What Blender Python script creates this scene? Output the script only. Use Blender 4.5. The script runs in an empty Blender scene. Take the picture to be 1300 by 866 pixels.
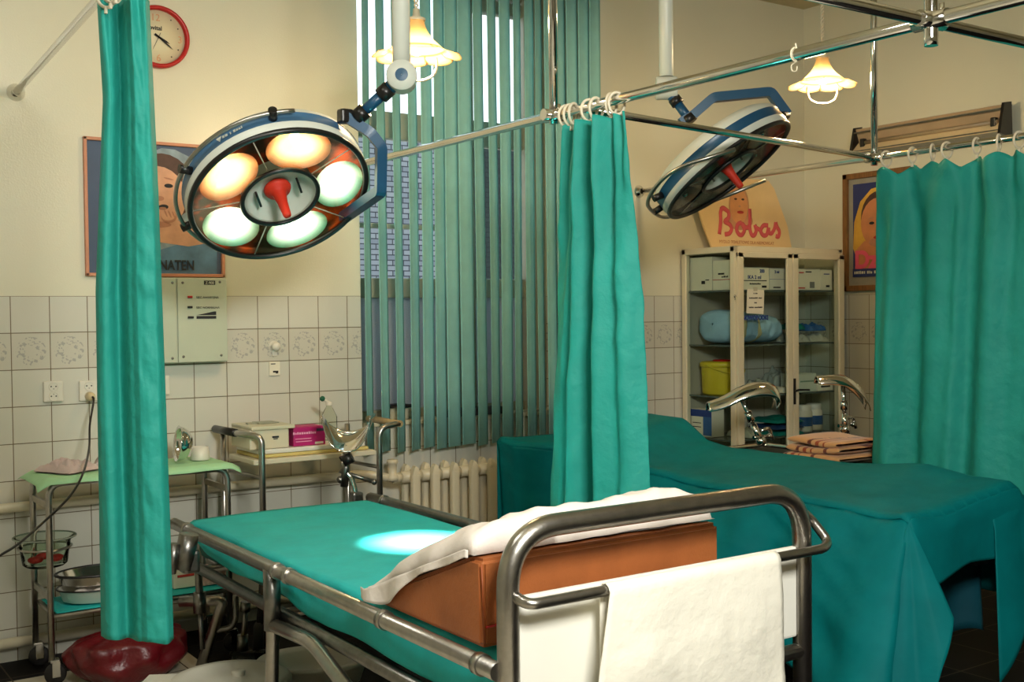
import bpy, bmesh, math, random
from mathutils import Vector as V, Matrix, noise
random.seed(7)
S = bpy.context.scene
COL = S.collection
pi = math.pi
# ------------------------------------------------------------------ camera
F, YAW, PIT, ROL = 1441.1, 0.970316, 0.024282, -0.010921
H = 1.39                                   # eye height
O = V((0, 0, H))
fw = V((math.cos(YAW)*math.cos(PIT), math.sin(YAW)*math.cos(PIT), -math.sin(PIT)))
rt = V((math.sin(YAW), -math.cos(YAW), 0))
up0 = rt.cross(fw)
CR = rt*math.cos(ROL)+up0*math.sin(ROL)
CU = -rt*math.sin(ROL)+up0*math.cos(ROL)
def ray(x, y): return fw+CR*((x-650)/F)-CU*((y-433)/F)
def at(x, y, t): return O+ray(x, y)*t
def onX(x, y, X): d = ray(x, y); return O+d*(X/d.x)
def onY(x, y, Y): d = ray(x, y); return O+d*(Y/d.y)
def onZ(x, y, Z): d = ray(x, y); return O+d*((Z-H)/d.z)
cd = bpy.data.cameras.new('camera'); cam = bpy.data.objects.new('camera', cd); COL.objects.link(cam)
cd.sensor_width = 36; cd.lens = 36*F/1300; cd.clip_start = .05; cd.clip_end = 200
M = Matrix((CR, CU, -fw)).transposed().to_4x4(); M.translation = O
cam.matrix_world = M
S.camera = cam
BY, RX, CZ = 4.931, 5.651, 3.30            # back wall, right wall, ceiling
LX, FY = -1.7, -1.6
TT = 1.482                                 # top of the tiled dado

# ------------------------------------------------------------------ materials
def srgb(c):
    return tuple(((v/255)/12.92 if v/255 <= .04045 else ((v/255+.055)/1.055)**2.4) for v in c)+(1,)
MATS = {}
def nt(name):
    m = bpy.data.materials.new(name); m.use_nodes = True
    n = m.node_tree.nodes; l = m.node_tree.links
    return m, n, l, n['Principled BSDF']
def mat(name, c, rough=.5, metal=0, noisy=0, nscale=20, bump=0, bscale=80, emit=None, es=0, sheen=0, coat=0, spec=None, stretch=None):
    if name in MATS: return MATS[name]
    m, n, l, b = nt(name)
    b.inputs['Base Color'].default_value = srgb(c)
    b.inputs['Roughness'].default_value = rough; b.inputs['Metallic'].default_value = metal
    if spec is not None: b.inputs['Specular IOR Level'].default_value = spec
    if coat: b.inputs['Coat Weight'].default_value = coat
    if sheen: b.inputs['Sheen Weight'].default_value = sheen; b.inputs['Sheen Roughness'].default_value = .5
    if emit: b.inputs['Emission Color'].default_value = srgb(emit); b.inputs['Emission Strength'].default_value = es
    tc = n.new('ShaderNodeTexCoord')
    src = tc.outputs['Object']
    if stretch:
        mp = n.new('ShaderNodeMapping'); mp.inputs['Scale'].default_value = stretch
        l.new(src, mp.inputs['Vector']); src = mp.outputs['Vector']
    if noisy:
        t = n.new('ShaderNodeTexNoise'); t.inputs['Scale'].default_value = nscale; t.inputs['Detail'].default_value = 5
        l.new(src, t.inputs['Vector'])
        r = n.new('ShaderNodeValToRGB')
        k = 1-noisy
        r.color_ramp.elements[0].position = .3; r.color_ramp.elements[1].position = .72
        r.color_ramp.elements[0].color = tuple(v*k for v in srgb(c)[:3])+(1,)
        r.color_ramp.elements[1].color = tuple(min(1, v*(1+noisy*.6)) for v in srgb(c)[:3])+(1,)
        l.new(t.outputs['Fac'], r.inputs['Fac']); l.new(r.outputs['Color'], b.inputs['Base Color'])
    if bump:
        t = n.new('ShaderNodeTexNoise'); t.inputs['Scale'].default_value = bscale; t.inputs['Detail'].default_value = 4
        l.new(src, t.inputs['Vector'])
        bp = n.new('ShaderNodeBump'); bp.inputs['Strength'].default_value = bump; bp.inputs['Distance'].default_value = .01
        l.new(t.outputs['Fac'], bp.inputs['Height']); l.new(bp.outputs['Normal'], b.inputs['Normal'])
    MATS[name] = m
    return m

def math_node(n, l, op, a, b=None, c=None):
    k = n.new('ShaderNodeMath'); k.operation = op
    for i, v in enumerate((a, b, c)):
        if v is None: continue
        if isinstance(v, (int, float)): k.inputs[i].default_value = v
        else: l.new(v, k.inputs[i])
    return k.outputs[0]
def mix(n, l, fac, a, b):
    k = n.new('ShaderNodeMix'); k.data_type = 'RGBA'
    if isinstance(fac, (int, float)): k.inputs[0].default_value = fac
    else: l.new(fac, k.inputs[0])
    for i, v in ((6, a), (7, b)):
        if isinstance(v, tuple): k.inputs[i].default_value = v
        else: l.new(v, k.inputs[i])
    return k.outputs[2]

def wall_material(name, axis, off):
    """cream gloss paint above a dado of 15 cm tiles, with a row of flower tiles"""
    m, n, l, b = nt(name)
    g = n.new('ShaderNodeNewGeometry'); s = n.new('ShaderNodeSeparateXYZ'); l.new(g.outputs['Position'], s.inputs[0])
    h = s.outputs[axis]; z = s.outputs['Z']
    T = .15
    def frac(v, o): return math_node(n, l, 'FRACT', math_node(n, l, 'DIVIDE', math_node(n, l, 'SUBTRACT', v, o), T))
    fx = frac(h, off-30*T); fz = frac(z, TT-30*T)
    def edge(v):
        d = math_node(n, l, 'ABSOLUTE', math_node(n, l, 'SUBTRACT', v, .5))
        return math_node(n, l, 'GREATER_THAN', d, .488)
    grout = math_node(n, l, 'MAXIMUM', edge(fx), edge(fz))
    dado = math_node(n, l, 'LESS_THAN', z, TT)
    # tile colour
    wn = n.new('ShaderNodeTexNoise'); wn.inputs['Scale'].default_value = 3; wn.inputs['Detail'].default_value = 3
    l.new(g.outputs['Position'], wn.inputs['Vector'])
    tile = mix(n, l, wn.outputs['Fac'], srgb((196, 194, 180)), srgb((210, 208, 196)))
    # flower row between TT-.30 and TT-.15
    row = math_node(n, l, 'MULTIPLY', math_node(n, l, 'LESS_THAN', z, TT-.15), math_node(n, l, 'GREATER_THAN', z, TT-.30))
    dx = math_node(n, l, 'SUBTRACT', fx, .5); dz = math_node(n, l, 'SUBTRACT', fz, .5)
    rr = math_node(n, l, 'SQRT', math_node(n, l, 'ADD', math_node(n, l, 'MULTIPLY', dx, dx), math_node(n, l, 'MULTIPLY', dz, dz)))
    ring = math_node(n, l, 'LESS_THAN', math_node(n, l, 'ABSOLUTE', math_node(n, l, 'SUBTRACT', rr, .27)), .12)
    cv = n.new('ShaderNodeCombineXYZ'); l.new(fx, cv.inputs[0]); l.new(fz, cv.inputs[1])
    sp = n.new('ShaderNodeTexNoise'); sp.inputs['Scale'].default_value = 11; sp.inputs['Detail'].default_value = 2
    l.new(cv.outputs[0], sp.inputs['Vector'])
    spots = math_node(n, l, 'MULTIPLY', math_node(n, l, 'GREATER_THAN', sp.outputs['Fac'], .55), math_node(n, l, 'MULTIPLY', ring, row))
    tile = mix(n, l, math_node(n, l, 'MULTIPLY', row, .35), tile, srgb((188, 180, 164)))
    tile = mix(n, l, math_node(n, l, 'MULTIPLY', spots, .6), tile, srgb((140, 140, 140)))
    tile = mix(n, l, grout, tile, srgb((112, 98, 74)))
    pn = n.new('ShaderNodeTexNoise'); pn.inputs['Scale'].default_value = 1.6; pn.inputs['Detail'].default_value = 6
    l.new(g.outputs['Position'], pn.inputs['Vector'])
    paint = mix(n, l, pn.outputs['Fac'], srgb((210, 206, 182)), srgb((219, 215, 193)))
    l.new(mix(n, l, dado, paint, tile), b.inputs['Base Color'])
    b.inputs['Roughness'].default_value = .33
    hgt = math_node(n, l, 'MULTIPLY', math_node(n, l, 'MULTIPLY', grout, dado), -1.0)
    fine = n.new('ShaderNodeTexNoise'); fine.inputs['Scale'].default_value = 130; fine.inputs['Detail'].default_value = 2
    l.new(g.outputs['Position'], fine.inputs['Vector'])
    pb = math_node(n, l, 'MULTIPLY', math_node(n, l, 'MULTIPLY', fine.outputs['Fac'], math_node(n, l, 'SUBTRACT', 1.0, dado)), .55)
    bp = n.new('ShaderNodeBump'); bp.inputs['Strength'].default_value = .5; bp.inputs['Distance'].default_value = .002
    l.new(math_node(n, l, 'ADD', hgt, pb), bp.inputs['Height']); l.new(bp.outputs['Normal'], b.inputs['Normal'])
    return m

def floor_material():
    m, n, l, b = nt('floor tiles')
    g = n.new('ShaderNodeNewGeometry'); s = n.new('ShaderNodeSeparateXYZ'); l.new(g.outputs['Position'], s.inputs[0])
    T = .30
    fx = math_node(n, l, 'FRACT', math_node(n, l, 'DIVIDE', math_node(n, l, 'ADD', s.outputs['X'], 30.05), T))
    fy = math_node(n, l, 'FRACT', math_node(n, l, 'DIVIDE', math_node(n, l, 'ADD', s.outputs['Y'], 30.10), T))
    def edge(v): return math_node(n, l, 'GREATER_THAN', math_node(n, l, 'ABSOLUTE', math_node(n, l, 'SUBTRACT', v, .5)), .49)
    gr = math_node(n, l, 'MAXIMUM', edge(fx), edge(fy))
    wn = n.new('ShaderNodeTexNoise'); wn.inputs['Scale'].default_value = 9; wn.inputs['Detail'].default_value = 6
    l.new(g.outputs['Position'], wn.inputs['Vector'])
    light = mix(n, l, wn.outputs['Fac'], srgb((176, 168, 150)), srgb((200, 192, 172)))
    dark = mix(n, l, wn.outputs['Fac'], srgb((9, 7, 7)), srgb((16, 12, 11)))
    isd = math_node(n, l, 'MAXIMUM', math_node(n, l, 'GREATER_THAN', s.outputs['Y'], 4.66), math_node(n, l, 'GREATER_THAN', s.outputs['X'], 1.52))  # dark border and right-hand floor; under the near bed the dark paints in shade
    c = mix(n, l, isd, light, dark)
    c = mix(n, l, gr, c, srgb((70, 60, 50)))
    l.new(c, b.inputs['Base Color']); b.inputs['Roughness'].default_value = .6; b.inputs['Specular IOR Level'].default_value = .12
    return m

def cloth(name, c, bump=.25, bscale=35, transl=0, noisy=.12):
    m = mat(name, c, .62, 0, noisy, 9, bump, bscale, spec=.35)
    if transl:
        n = m.node_tree.nodes; l = m.node_tree.links; b = n['Principled BSDF']
        t = n.new('ShaderNodeBsdfTranslucent'); t.inputs['Color'].default_value = srgb(c)
        x = n.new('ShaderNodeMixShader'); x.inputs[0].default_value = transl
        l.new(b.outputs[0], x.inputs[1]); l.new(t.outputs[0], x.inputs[2])
        l.new(x.outputs[0], n['Material Output'].inputs['Surface'])
    return m

def glass(name, tint=(235, 245, 245), refl=.10):
    m, n, l, b = nt(name)
    n.remove(b)
    t = n.new('ShaderNodeBsdfTransparent'); t.inputs[0].default_value = srgb(tint)
    g = n.new('ShaderNodeBsdfGlossy'); g.inputs['Roughness'].default_value = .04
    lw = n.new('ShaderNodeLayerWeight'); lw.inputs['Blend'].default_value = refl
    x = n.new('ShaderNodeMixShader'); l.new(lw.outputs['Fresnel'], x.inputs[0])
    l.new(t.outputs[0], x.inputs[1]); l.new(g.outputs[0], x.inputs[2]); l.new(x.outputs[0], n['Material Output'].inputs['Surface'])
    return m

WALLB = wall_material('back wall paint and tiles', 'X', .9218)
WALLR = wall_material('right wall paint and tiles', 'Y', 4.734)
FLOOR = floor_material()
CEIL = mat('ceiling paint', (196, 182, 146), .8, 0, .06, 3)
CREAM = mat('cream enamel', (214, 204, 176), .35, 0, .04, 6)
WHITE = mat('white enamel', (222, 220, 208), .3, 0, .03, 6)
PLAST = mat('white plastic', (218, 214, 200), .4, 0, .03, 10)
STEEL = mat('brushed steel', (178, 174, 168), .3, 1, .15, 30, .06, 90)
DSTEEL = mat('worn grey steel', (134, 132, 128), .34, 1, .25, 30, .08, 90)
CHROME = mat('chrome', (226, 225, 223), .09, 1, .04, 8)
BLACK = mat('black plastic', (22, 20, 20), .35, 0, .1, 10)
BLUE = mat('blue enamel', (24, 74, 108), .35, 0, .06, 8)
BANDB = mat('blue band', (62, 104, 140), .4, 0, .06, 8)
LAMPW = mat('lamp white', (208, 212, 202), .38, 0, .03, 8)
RED = mat('orange red plastic', (216, 46, 18), .6, 0, .06, 8)
RIMRED = mat('clock red', (176, 24, 22), .35, 0, .06, 8)
CURT = cloth('teal curtain', (40, 164, 152), .6, 24, .14, .08)
CURTR = CURT
SHEET1 = cloth('turquoise sheet', (30, 178, 178), .2, 30)
DRAPE = cloth('dark teal drape', (0, 110, 114), .75, 7)
DRAPE.node_tree.nodes['Principled BSDF'].inputs['Specular IOR Level'].default_value = .1
LINEN = cloth('white linen', (236, 226, 218), .35, 24, 0, .05)
TOWEL = cloth('white towel', (240, 236, 222), .3, 40, 0, .03)
MINT = cloth('mint cover', (160, 208, 160), .25, 30, 0, .06)
PINKP = cloth('pale pink paper', (196, 176, 172), .4, 30, 0, .12)
LEATHER = mat('tan leatherette', (164, 94, 48), .5, 0, .22, 7, .12, 120)
BLIND = mat('green blind fabric', (142, 198, 192), .7, 0, .06, 20, .1, 200)
BAG = mat('dark red plastic bag', (96, 10, 20), .36, 0, .25, 8, .9, 16)
RUBBER = mat('dark rubber', (28, 26, 26), .6, 0, .2, 20)
WOOD = mat('wood frame', (134, 92, 48), .5, 0, .3, 14, stretch=(1, 6, 1))
SALMON = mat('salmon frame', (196, 132, 100), .5, 0, .08, 14)
GLASS = glass('clear glass', (248, 252, 252))
LGLASS = glass('lamp cover glass', (250, 250, 248), .12)
CGLASS = glass('cabinet glass', (246, 250, 248), .08)
PAPER = mat('paper', (226, 220, 200), .7, 0, .04, 12)
INK = mat('dark ink', (30, 30, 34), .7, 0, .05, 12)
BLUEINK = mat('blue ink', (38, 62, 132), .7, 0, .05, 12)
REDINK = mat('red ink', (190, 60, 52), .7, 0, .05, 12)

# ------------------------------------------------------------------ mesh builder
def fillet(pts, rad, n=6):
    pts = [V(p) for p in pts]; out = [pts[0]]
    for i in range(1, len(pts)-1):
        a, b, c = pts[i-1], pts[i], pts[i+1]
        d1 = (a-b); d2 = (c-b)
        k = min(rad, d1.length*.49, d2.length*.49)
        p, q = b+d1.normalized()*k, b+d2.normalized()*k
        for j in range(n+1):
            s = j/n
            out.append(p*(1-s)**2+b*2*s*(1-s)+q*s*s)
    out.append(pts[-1]); return out
def basis(n, ref=None):
    n = V(n).normalized()
    r = V(ref) if ref is not None else (V((0, 0, 1)) if abs(n.z) < .9 else V((1, 0, 0)))
    u = (r-n*r.dot(n)).normalized(); return n, u, n.cross(u)
class MB:
    def __init__(s): s.v = []; s.f = []; s.m = []; s.s = []
    def add(s, vs, fs, m=0, smooth=True):
        k = len(s.v); s.v += [V(p) for p in vs]
        for f in fs: s.f.append([i+k for i in f]); s.m.append(m); s.s.append(smooth)
        return s
    def box(s, c, size, rz=0, bev=0, m=0, R=None):
        bm = bmesh.new(); bmesh.ops.create_cube(bm, size=1)
        for v in bm.verts: v.co = V((v.co.x*size[0], v.co.y*size[1], v.co.z*size[2]))
        if bev: bmesh.ops.bevel(bm, geom=bm.edges[:], offset=min(bev, min(size)*.45), segments=2, affect='EDGES', profile=.6)
        Rm = R if R is not None else Matrix.Rotation(rz, 3, 'Z')
        bm.verts.index_update()
        s.add([Rm @ v.co+V(c) for v in bm.verts], [[v.index for v in f.verts] for f in bm.faces], m, False)
        bm.free(); return s
    def tube(s, pts, r, seg=12, closed=False, caps=True, m=0, rad=None, ref=None):
        pts = [V(p) for p in pts]; n = len(pts)
        dirs = []
        for i in range(n):
            if closed: d = pts[(i+1) % n]-pts[i-1]
            else: d = pts[min(i+1, n-1)]-pts[max(i-1, 0)]
            dirs.append(d.normalized())
        _, u, w = basis(dirs[0], ref)
        vs = []
        for i in range(n):
            d = dirs[i]; u = (u-d*u.dot(d)).normalized(); w = d.cross(u)
            rr = r if rad is None else rad[i]
            for k in range(seg):
                a = 2*pi*k/seg+(pi/4 if seg == 4 else 0); vs.append(pts[i]+u*math.cos(a)*rr+w*math.sin(a)*rr)
        fs = []
        for i in range(n if closed else n-1):
            j = (i+1) % n
            for k in range(seg):
                q = (k+1) % seg; fs.append([i*seg+k, i*seg+q, j*seg+q, j*seg+k])
        s.add(vs, fs, m, seg > 5)
        if caps and not closed:
            s.add(vs[:seg], [list(range(seg))[::-1]], m, False); s.add(vs[-seg:], [list(range(seg))], m, False)
        return s
    def lathe(s, prof, o, axis=(0, 0, 1), seg=32, m=0, ref=None, smooth=True, sx=1, sy=1):
        n, u, w = basis(axis, ref); vs = []; fs = []
        for r, h in prof:
            for k in range(seg):
                a = 2*pi*k/seg; vs.append(V(o)+n*h+u*math.cos(a)*r*sx+w*math.sin(a)*r*sy)
        for i in range(len(prof)-1):
            for k in range(seg):
                q = (k+1) % seg; fs.append([i*seg+k, i*seg+q, (i+1)*seg+q, (i+1)*seg+k])
        return s.add(vs, fs, m, smooth)
    def prism(s, pts, d, m=0):
        pts = [V(p) for p in pts]; d = V(d); n = len(pts)
        s.add(pts+[p+d for p in pts], [list(range(n))[::-1], list(range(n, 2*n))]+[[i, (i+1) % n, n+(i+1) % n, n+i] for i in range(n)], m, False)
        return s
    def grid(s, fn, nu, nv, m=0, smooth=True, closed_u=False):
        vs = [fn(i/nu, j/nv) for j in range(nv+1) for i in range(nu+1)]
        w = nu+1
        return s.add(vs, [[j*w+i, j*w+i+1, (j+1)*w+i+1, (j+1)*w+i] for j in range(nv) for i in range(nu)], m, smooth)
    def ball(s, c, r, seg=16, m=0, sc=(1, 1, 1)):
        pr = [(max(1e-4, r*math.sin(pi*i/10)), -r*math.cos(pi*i/10)) for i in range(11)]
        k = len(s.v); s.lathe(pr, (0, 0, 0), seg=seg, m=m)
        for i in range(k, len(s.v)):
            p = s.v[i]; s.v[i] = V((p.x*sc[0], p.y*sc[1], p.z*sc[2]))+V(c)
        return s
ROOT = {}
def setp(o, label=None, cat=None, group=None, kind=None):
    if label: o['label'] = label
    if cat: o['category'] = cat
    if group: o['group'] = group
    if kind: o['kind'] = kind
    return o
def obj(name, mb, mats, parent=None, label=None, solid=0, sub=0, cat=None, group=None, kind=None, org=None, off=0):
    me = bpy.data.meshes.new(name)
    o0 = ROOT[parent.name] if parent is not None else (V(org) if org is not None else V((0, 0, 0)))
    if parent is None and org is None and cat and mb.v:
        xs = [v.x for v in mb.v]; ys = [v.y for v in mb.v]; zs = [v.z for v in mb.v]
        o0 = V(((min(xs)+max(xs))/2, (min(ys)+max(ys))/2, min(zs)))
    me.from_pydata([v-o0 for v in mb.v], [], mb.f)
    for mt in (mats if isinstance(mats, (list, tuple)) else [mats]): me.materials.append(mt)
    me.polygons.foreach_set('material_index', mb.m); me.polygons.foreach_set('use_smooth', mb.s)
    bm = bmesh.new(); bm.from_mesh(me); bmesh.ops.remove_doubles(bm, verts=bm.verts, dist=1e-5)
    bmesh.ops.recalc_face_normals(bm, faces=bm.faces); bm.to_mesh(me); bm.free()
    me.update()
    o = bpy.data.objects.new(name, me); COL.objects.link(o)
    if parent is not None: o.parent = parent
    else: o.location = o0
    ROOT[o.name] = o0
    if solid:
        md = o.modifiers.new('thickness', 'SOLIDIFY'); md.thickness = solid; md.offset = off
    if sub:
        md = o.modifiers.new('smooth', 'SUBSURF'); md.levels = sub; md.render_levels = sub
    return setp(o, label, cat, group, kind)
def thing(name, label, cat, loc, group=None):
    o = bpy.data.objects.new(name, None); COL.objects.link(o); o.location = V(loc); o.empty_display_size = .1
    ROOT[o.name] = V(loc); return setp(o, label, cat, group)
def lettering(name, txt, size, mt, parent, pos, xd, yd, align='LEFT', ext=.0004, bold=0, sx=1):
    cu = bpy.data.curves.new(name, 'FONT'); cu.body = txt; cu.size = size; cu.align_x = align; cu.extrude = ext; cu.offset = bold
    tmp = bpy.data.objects.new('tmp_text', cu); COL.objects.link(tmp)
    dg = bpy.context.evaluated_depsgraph_get(); dg.update()
    me = bpy.data.meshes.new_from_object(tmp.evaluated_get(dg))
    bpy.data.objects.remove(tmp)
    xd = V(xd).normalized(); yd = V(yd).normalized(); zd = xd.cross(yd)
    o0 = ROOT[parent.name]
    for v in me.vertices: v.co = V(pos)-o0+xd*(v.co.x*sx)+yd*v.co.y+zd*v.co.z
    me.materials.clear(); me.materials.append(mt)
    o = bpy.data.objects.new(name, me); COL.objects.link(o); o.parent = parent; ROOT[o.name] = o0
    return o
def fine_print(mt, parent, pos, xd, yd, width, h, seed=1):
    """a line of print too small to read: broken dashes of ink, centred on pos"""
    rg = random.Random(seed); xd = V(xd).normalized(); yd = V(yd).normalized(); n = xd.cross(yd)
    mb = MB(); x = -width/2
    while x < width/2:
        w_ = min(h*rg.uniform(.4, .9), width/2-x); k = rg.uniform(.7, 1)
        p = V(pos)+xd*x
        mb.prism([p, p+xd*w_, p+xd*w_+yd*h*k, p+yd*h*k], n*.0006)
        x += w_+h*(.2 if rg.random() < .82 else .8)
    return obj('fine_print', mb, mt, parent)
def nz(p, s=1.0, seed=0): return noise.noise(V(p)*s+V((seed*7.3, seed*3.1, seed*1.7)))
def ss(a, b, x):
    t = max(0, min(1, (x-a)/(b-a))); return t*t*(3-2*t)
def lerp(a, b, t): return a+(b-a)*t
def interp(tab, x):
    if x <= tab[0][0]: return tab[0][1]
    for (a, p), (b, q) in zip(tab, tab[1:]):
        if x <= b: return p+(q-p)*(x-a)/(b-a)
    return tab[-1][1]

# ================================================================== SETTING
WX0, WX1, WZ0, WZ1 = 2.495, 3.66, .845, 3.12
def struct(name, mb, m): return obj(name, mb, m, kind='structure')
w = MB(); T = .3
def slab(x0, x1, z0, z1): w.box(((x0+x1)/2, BY+T/2, (z0+z1)/2), (x1-x0, T, z1-z0))
slab(LX-.2, WX0, 0, CZ); slab(WX1, RX+.2, 0, CZ); slab(WX0, WX1, 0, WZ0); slab(WX0, WX1, WZ1, CZ)
struct('wall_back', w, WALLB)
struct('wall_right', MB().box((RX+.1, (FY+BY)/2, CZ/2), (.2, BY-FY, CZ)), WALLR)
struct('wall_left', MB().box((LX-.1, (FY+BY)/2, CZ/2), (.2, BY-FY, CZ)), WALLR)
struct('wall_front', MB().box(((LX+RX)/2, FY-.1, CZ/2), (RX-LX+.4, .2, CZ)), WALLB)
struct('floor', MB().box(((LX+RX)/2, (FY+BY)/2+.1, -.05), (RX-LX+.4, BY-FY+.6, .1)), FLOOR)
struct('ceiling', MB().box(((LX+RX)/2, (FY+BY)/2+.1, CZ+.05), (RX-LX+.4, BY-FY+.6, .1)), CEIL)
# ---- window
YW = 5.06
win = thing('window_1', 'tall two-casement window behind the green vertical blind', 'window', ((WX0+WX1)/2, YW, WZ0)); win['kind'] = 'structure'
del win['category']; del win['label']
fr = MB()
def bar(x0, x1, z0, z1, d=.06, y=YW): fr.box(((x0+x1)/2, y, (z0+z1)/2), (x1-x0, d, z1-z0), bev=.006)
zr1, zr2 = onY(560, 172, YW).z, onY(560, 150, YW).z
zr3, zr4 = onY(560, 366, YW).z, onY(560, 354, YW).z
xm0, xm1 = onY(562, 300, YW).x, onY(598, 300, YW).x
bar(WX0, WX0+.03, WZ0, WZ1); bar(WX1-.13, WX1, WZ0, WZ1, .1); bar(xm0, xm1, WZ0, WZ1, .08)
bar(WX0, WX1, WZ0, WZ0+.07); bar(WX0, WX1, WZ1-.06, WZ1)
bar(WX0, WX1, zr1-.045, zr2); bar(WX0, WX1, zr3-.05, zr4)
zt = onY(560, 290, YW).z; bar(WX0, xm0, zt-.012, zt+.012, .04)
zb5 = onY(640, 17, YW).z; bar(xm1, WX1, zb5-.02, zb5+.05)
obj('window_frame', fr, mat('window frame paint', (176, 172, 150), .45, 0, .1, 10), win)
g = MB(); g.box(((WX0+WX1)/2, YW, (zr1+WZ1)/2), (WX1-WX0-.02, .004, WZ1-zr1))
g.box(((WX0+WX1)/2, YW, (zr3+zr1)/2), (WX1-WX0-.02, .004, zr1-zr3)); obj('pane', g, GLASS, win)
def frosted():
    m, n, l, b = nt('frosted lower pane'); n.remove(b)
    a = n.new('ShaderNodeBsdfTranslucent'); d = n.new('ShaderNodeBsdfDiffuse'); x = n.new('ShaderNodeMixShader'); x.inputs[0].default_value = .62
    t = n.new('ShaderNodeTexNoise'); t.inputs['Scale'].default_value = 160
    r = n.new('ShaderNodeValToRGB'); r.color_ramp.elements[0].color = srgb((172, 178, 184)); r.color_ramp.elements[1].color = srgb((206, 212, 216))
    l.new(t.outputs['Fac'], r.inputs[0]); l.new(r.outputs[0], a.inputs[0]); l.new(r.outputs[0], d.inputs[0])
    l.new(a.outputs[0], x.inputs[1]); l.new(d.outputs[0], x.inputs[2]); l.new(x.outputs[0], n['Material Output'].inputs['Surface'])
    return m
FROST = frosted()
obj('frosted_pane', MB().box(((WX0+WX1)/2, YW, (WZ0+zr3)/2), (WX1-WX0-.02, .006, zr3-WZ0)), FROST, win, 'frosted bluish lower window pane')
SILL = MB().box(((WX0+WX1)/2, BY+.05, WZ0+.012), (WX1-WX0-.01, .13, .024), bev=.006)
obj('windowsill', SILL, CREAM, win)
# house across the yard, seen through the clear middle panes
def facade(c1, c2, mo, name):
    m, n, l, b = nt(name); t = n.new('ShaderNodeTexBrick'); tc = n.new('ShaderNodeTexCoord'); mp = n.new('ShaderNodeMapping')
    mp.inputs['Rotation'].default_value = (pi/2, 0, 0); l.new(tc.outputs['Object'], mp.inputs['Vector']); l.new(mp.outputs[0], t.inputs['Vector'])
    t.inputs['Color1'].default_value = srgb(c1); t.inputs['Color2'].default_value = srgb(c2); t.inputs['Mortar'].default_value = srgb(mo)
    t.inputs['Scale'].default_value = 1; t.inputs['Brick Width'].default_value = .085; t.inputs['Row Height'].default_value = .036; t.inputs['Mortar Size'].default_value = .004
    t.offset = .5
    l.new(t.outputs['Color'], b.inputs['Base Color']); b.inputs['Roughness'].default_value = .8
    return m
zf = onY(620, 166, 6.9).z; xd_ = onY(594, 250, 6.9).x
o = obj('exterior_wall', MB().box((xd_-1.2, 7.0, zf/2-.2), (2.4, .2, zf+.4)), facade((132, 138, 150), (160, 164, 172), (62, 64, 74), 'glazed facade bricks'), kind='structure')
o = obj('exterior_wall', MB().box((xd_+1.5, 7.0, zf/2-.2), (3.0, .2, zf+.4)), facade((34, 46, 44), (42, 56, 53), (20, 28, 28), 'dark facade bricks'), kind='structure')

# ---- vertical blind
bl = thing('vertical_blind', 'pale green vertical slat blind covering the tall window', 'blind', (3.25, 4.85, .72))
obj('head_rail', MB().box((3.25, 4.86, 3.14), (1.56, .05, .045), bev=.008), PLAST, bl)
edges = [(466.7, 474.8), (484.5, 494.8), (503.9, 513.6), (522.6, 533.6), (538.8, 552.4), (555.6, 568.6), (569.6, 585.4), (586.8, 603.5), (606.7, 618.7), (624.2, 634.8), (638.4, 652), (656, 665), (671, 682), (685, 693), (696.5, 708.5), (709.5, 722), (723, 737), (738, 751.5), (752.5, 766)]
def px_of(p):
    d = V(p)-O; z = d.dot(fw); return 650+F*d.dot(CR)/z
for k, (a, b) in enumerate(edges):
    c = onY((a+b)/2, 540, 4.86); c.y = 4.86
    lo, hi = -.4, 1.45
    for _ in range(40):
        ph = (lo+hi)/2; e = V((math.cos(ph), math.sin(ph), 0))*.0445
        if px_of(c+e)-px_of(c-e) > b-a: lo = ph
        else: hi = ph
    e = V((math.cos(ph), math.sin(ph), 0)); nn = V((-e.y, e.x, 0))
    zb = .725+.006*math.sin(k*2.1)
    def fn(u, v, c=c, e=e, nn=nn, zb=zb):
        q = (u-.5)*2; sway = .004*math.sin(v*3+k)
        return V((c.x, c.y, 0))+e*(q*.0445)+nn*(.006*(1-q*q)+sway)+V((0, 0, lerp(3.12, zb, v)))
    obj('slat', MB().grid(fn, 6, 8), BLIND, bl, solid=.0016)

# ================================================================== RADIATOR AND PIPES
pz = onY(250, 622, 4.88).z; pz2 = onY(10, 817, 4.9).z
obj('heating_pipe', MB().tube([(LX+.05, 4.895, pz2), (2.3, 4.895, pz2)], .022, 14), CREAM, label='cream heating pipe low on the tiles, just above the floor', cat='pipe')
rad = thing('radiator', 'cream cast-iron column radiator under the window', 'radiator', (3.1, 4.83, 0))
zt_, zb_ = .655, .12
x0 = onY(520, 600, 4.82).x; step = (onY(640, 600, 4.82).x-x0)/5.0
for k in range(-0, 9):
    x = x0+k*step; s_ = MB()
    for yy in (4.765, 4.855):
        fy_ = -1 if yy < 4.81 else 1
        s_.box((x, yy, (zt_+zb_)/2-.012), (.046, .036, zt_-zb_-.03), bev=.014)
        s_.prism([(x-.02, yy-.017, zt_-.03), (x+.02, yy-.017, zt_-.03), (x+.012, yy-.013, zt_-.004), (x, yy-.008, zt_+.006), (x-.012, yy-.013, zt_-.004)], (0, .03, 0))
    s_.box((x, 4.81, zt_-.055), (.03, .09, .05), bev=.01); s_.box((x, 4.81, zb_+.055), (.03, .09, .05), bev=.01)
    s_.tube([(x-.5*step, 4.81, zt_-.05), (x+.5*step, 4.81, zt_-.05)], .028, 12); s_.tube([(x-.5*step, 4.81, zb_+.06), (x+.5*step, 4.81, zb_+.06)], .028, 12)
    if k in (0, 8):
        for q in (-.06, .06): pass
    obj('radiator_section', s_, CREAM, rad)
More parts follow.
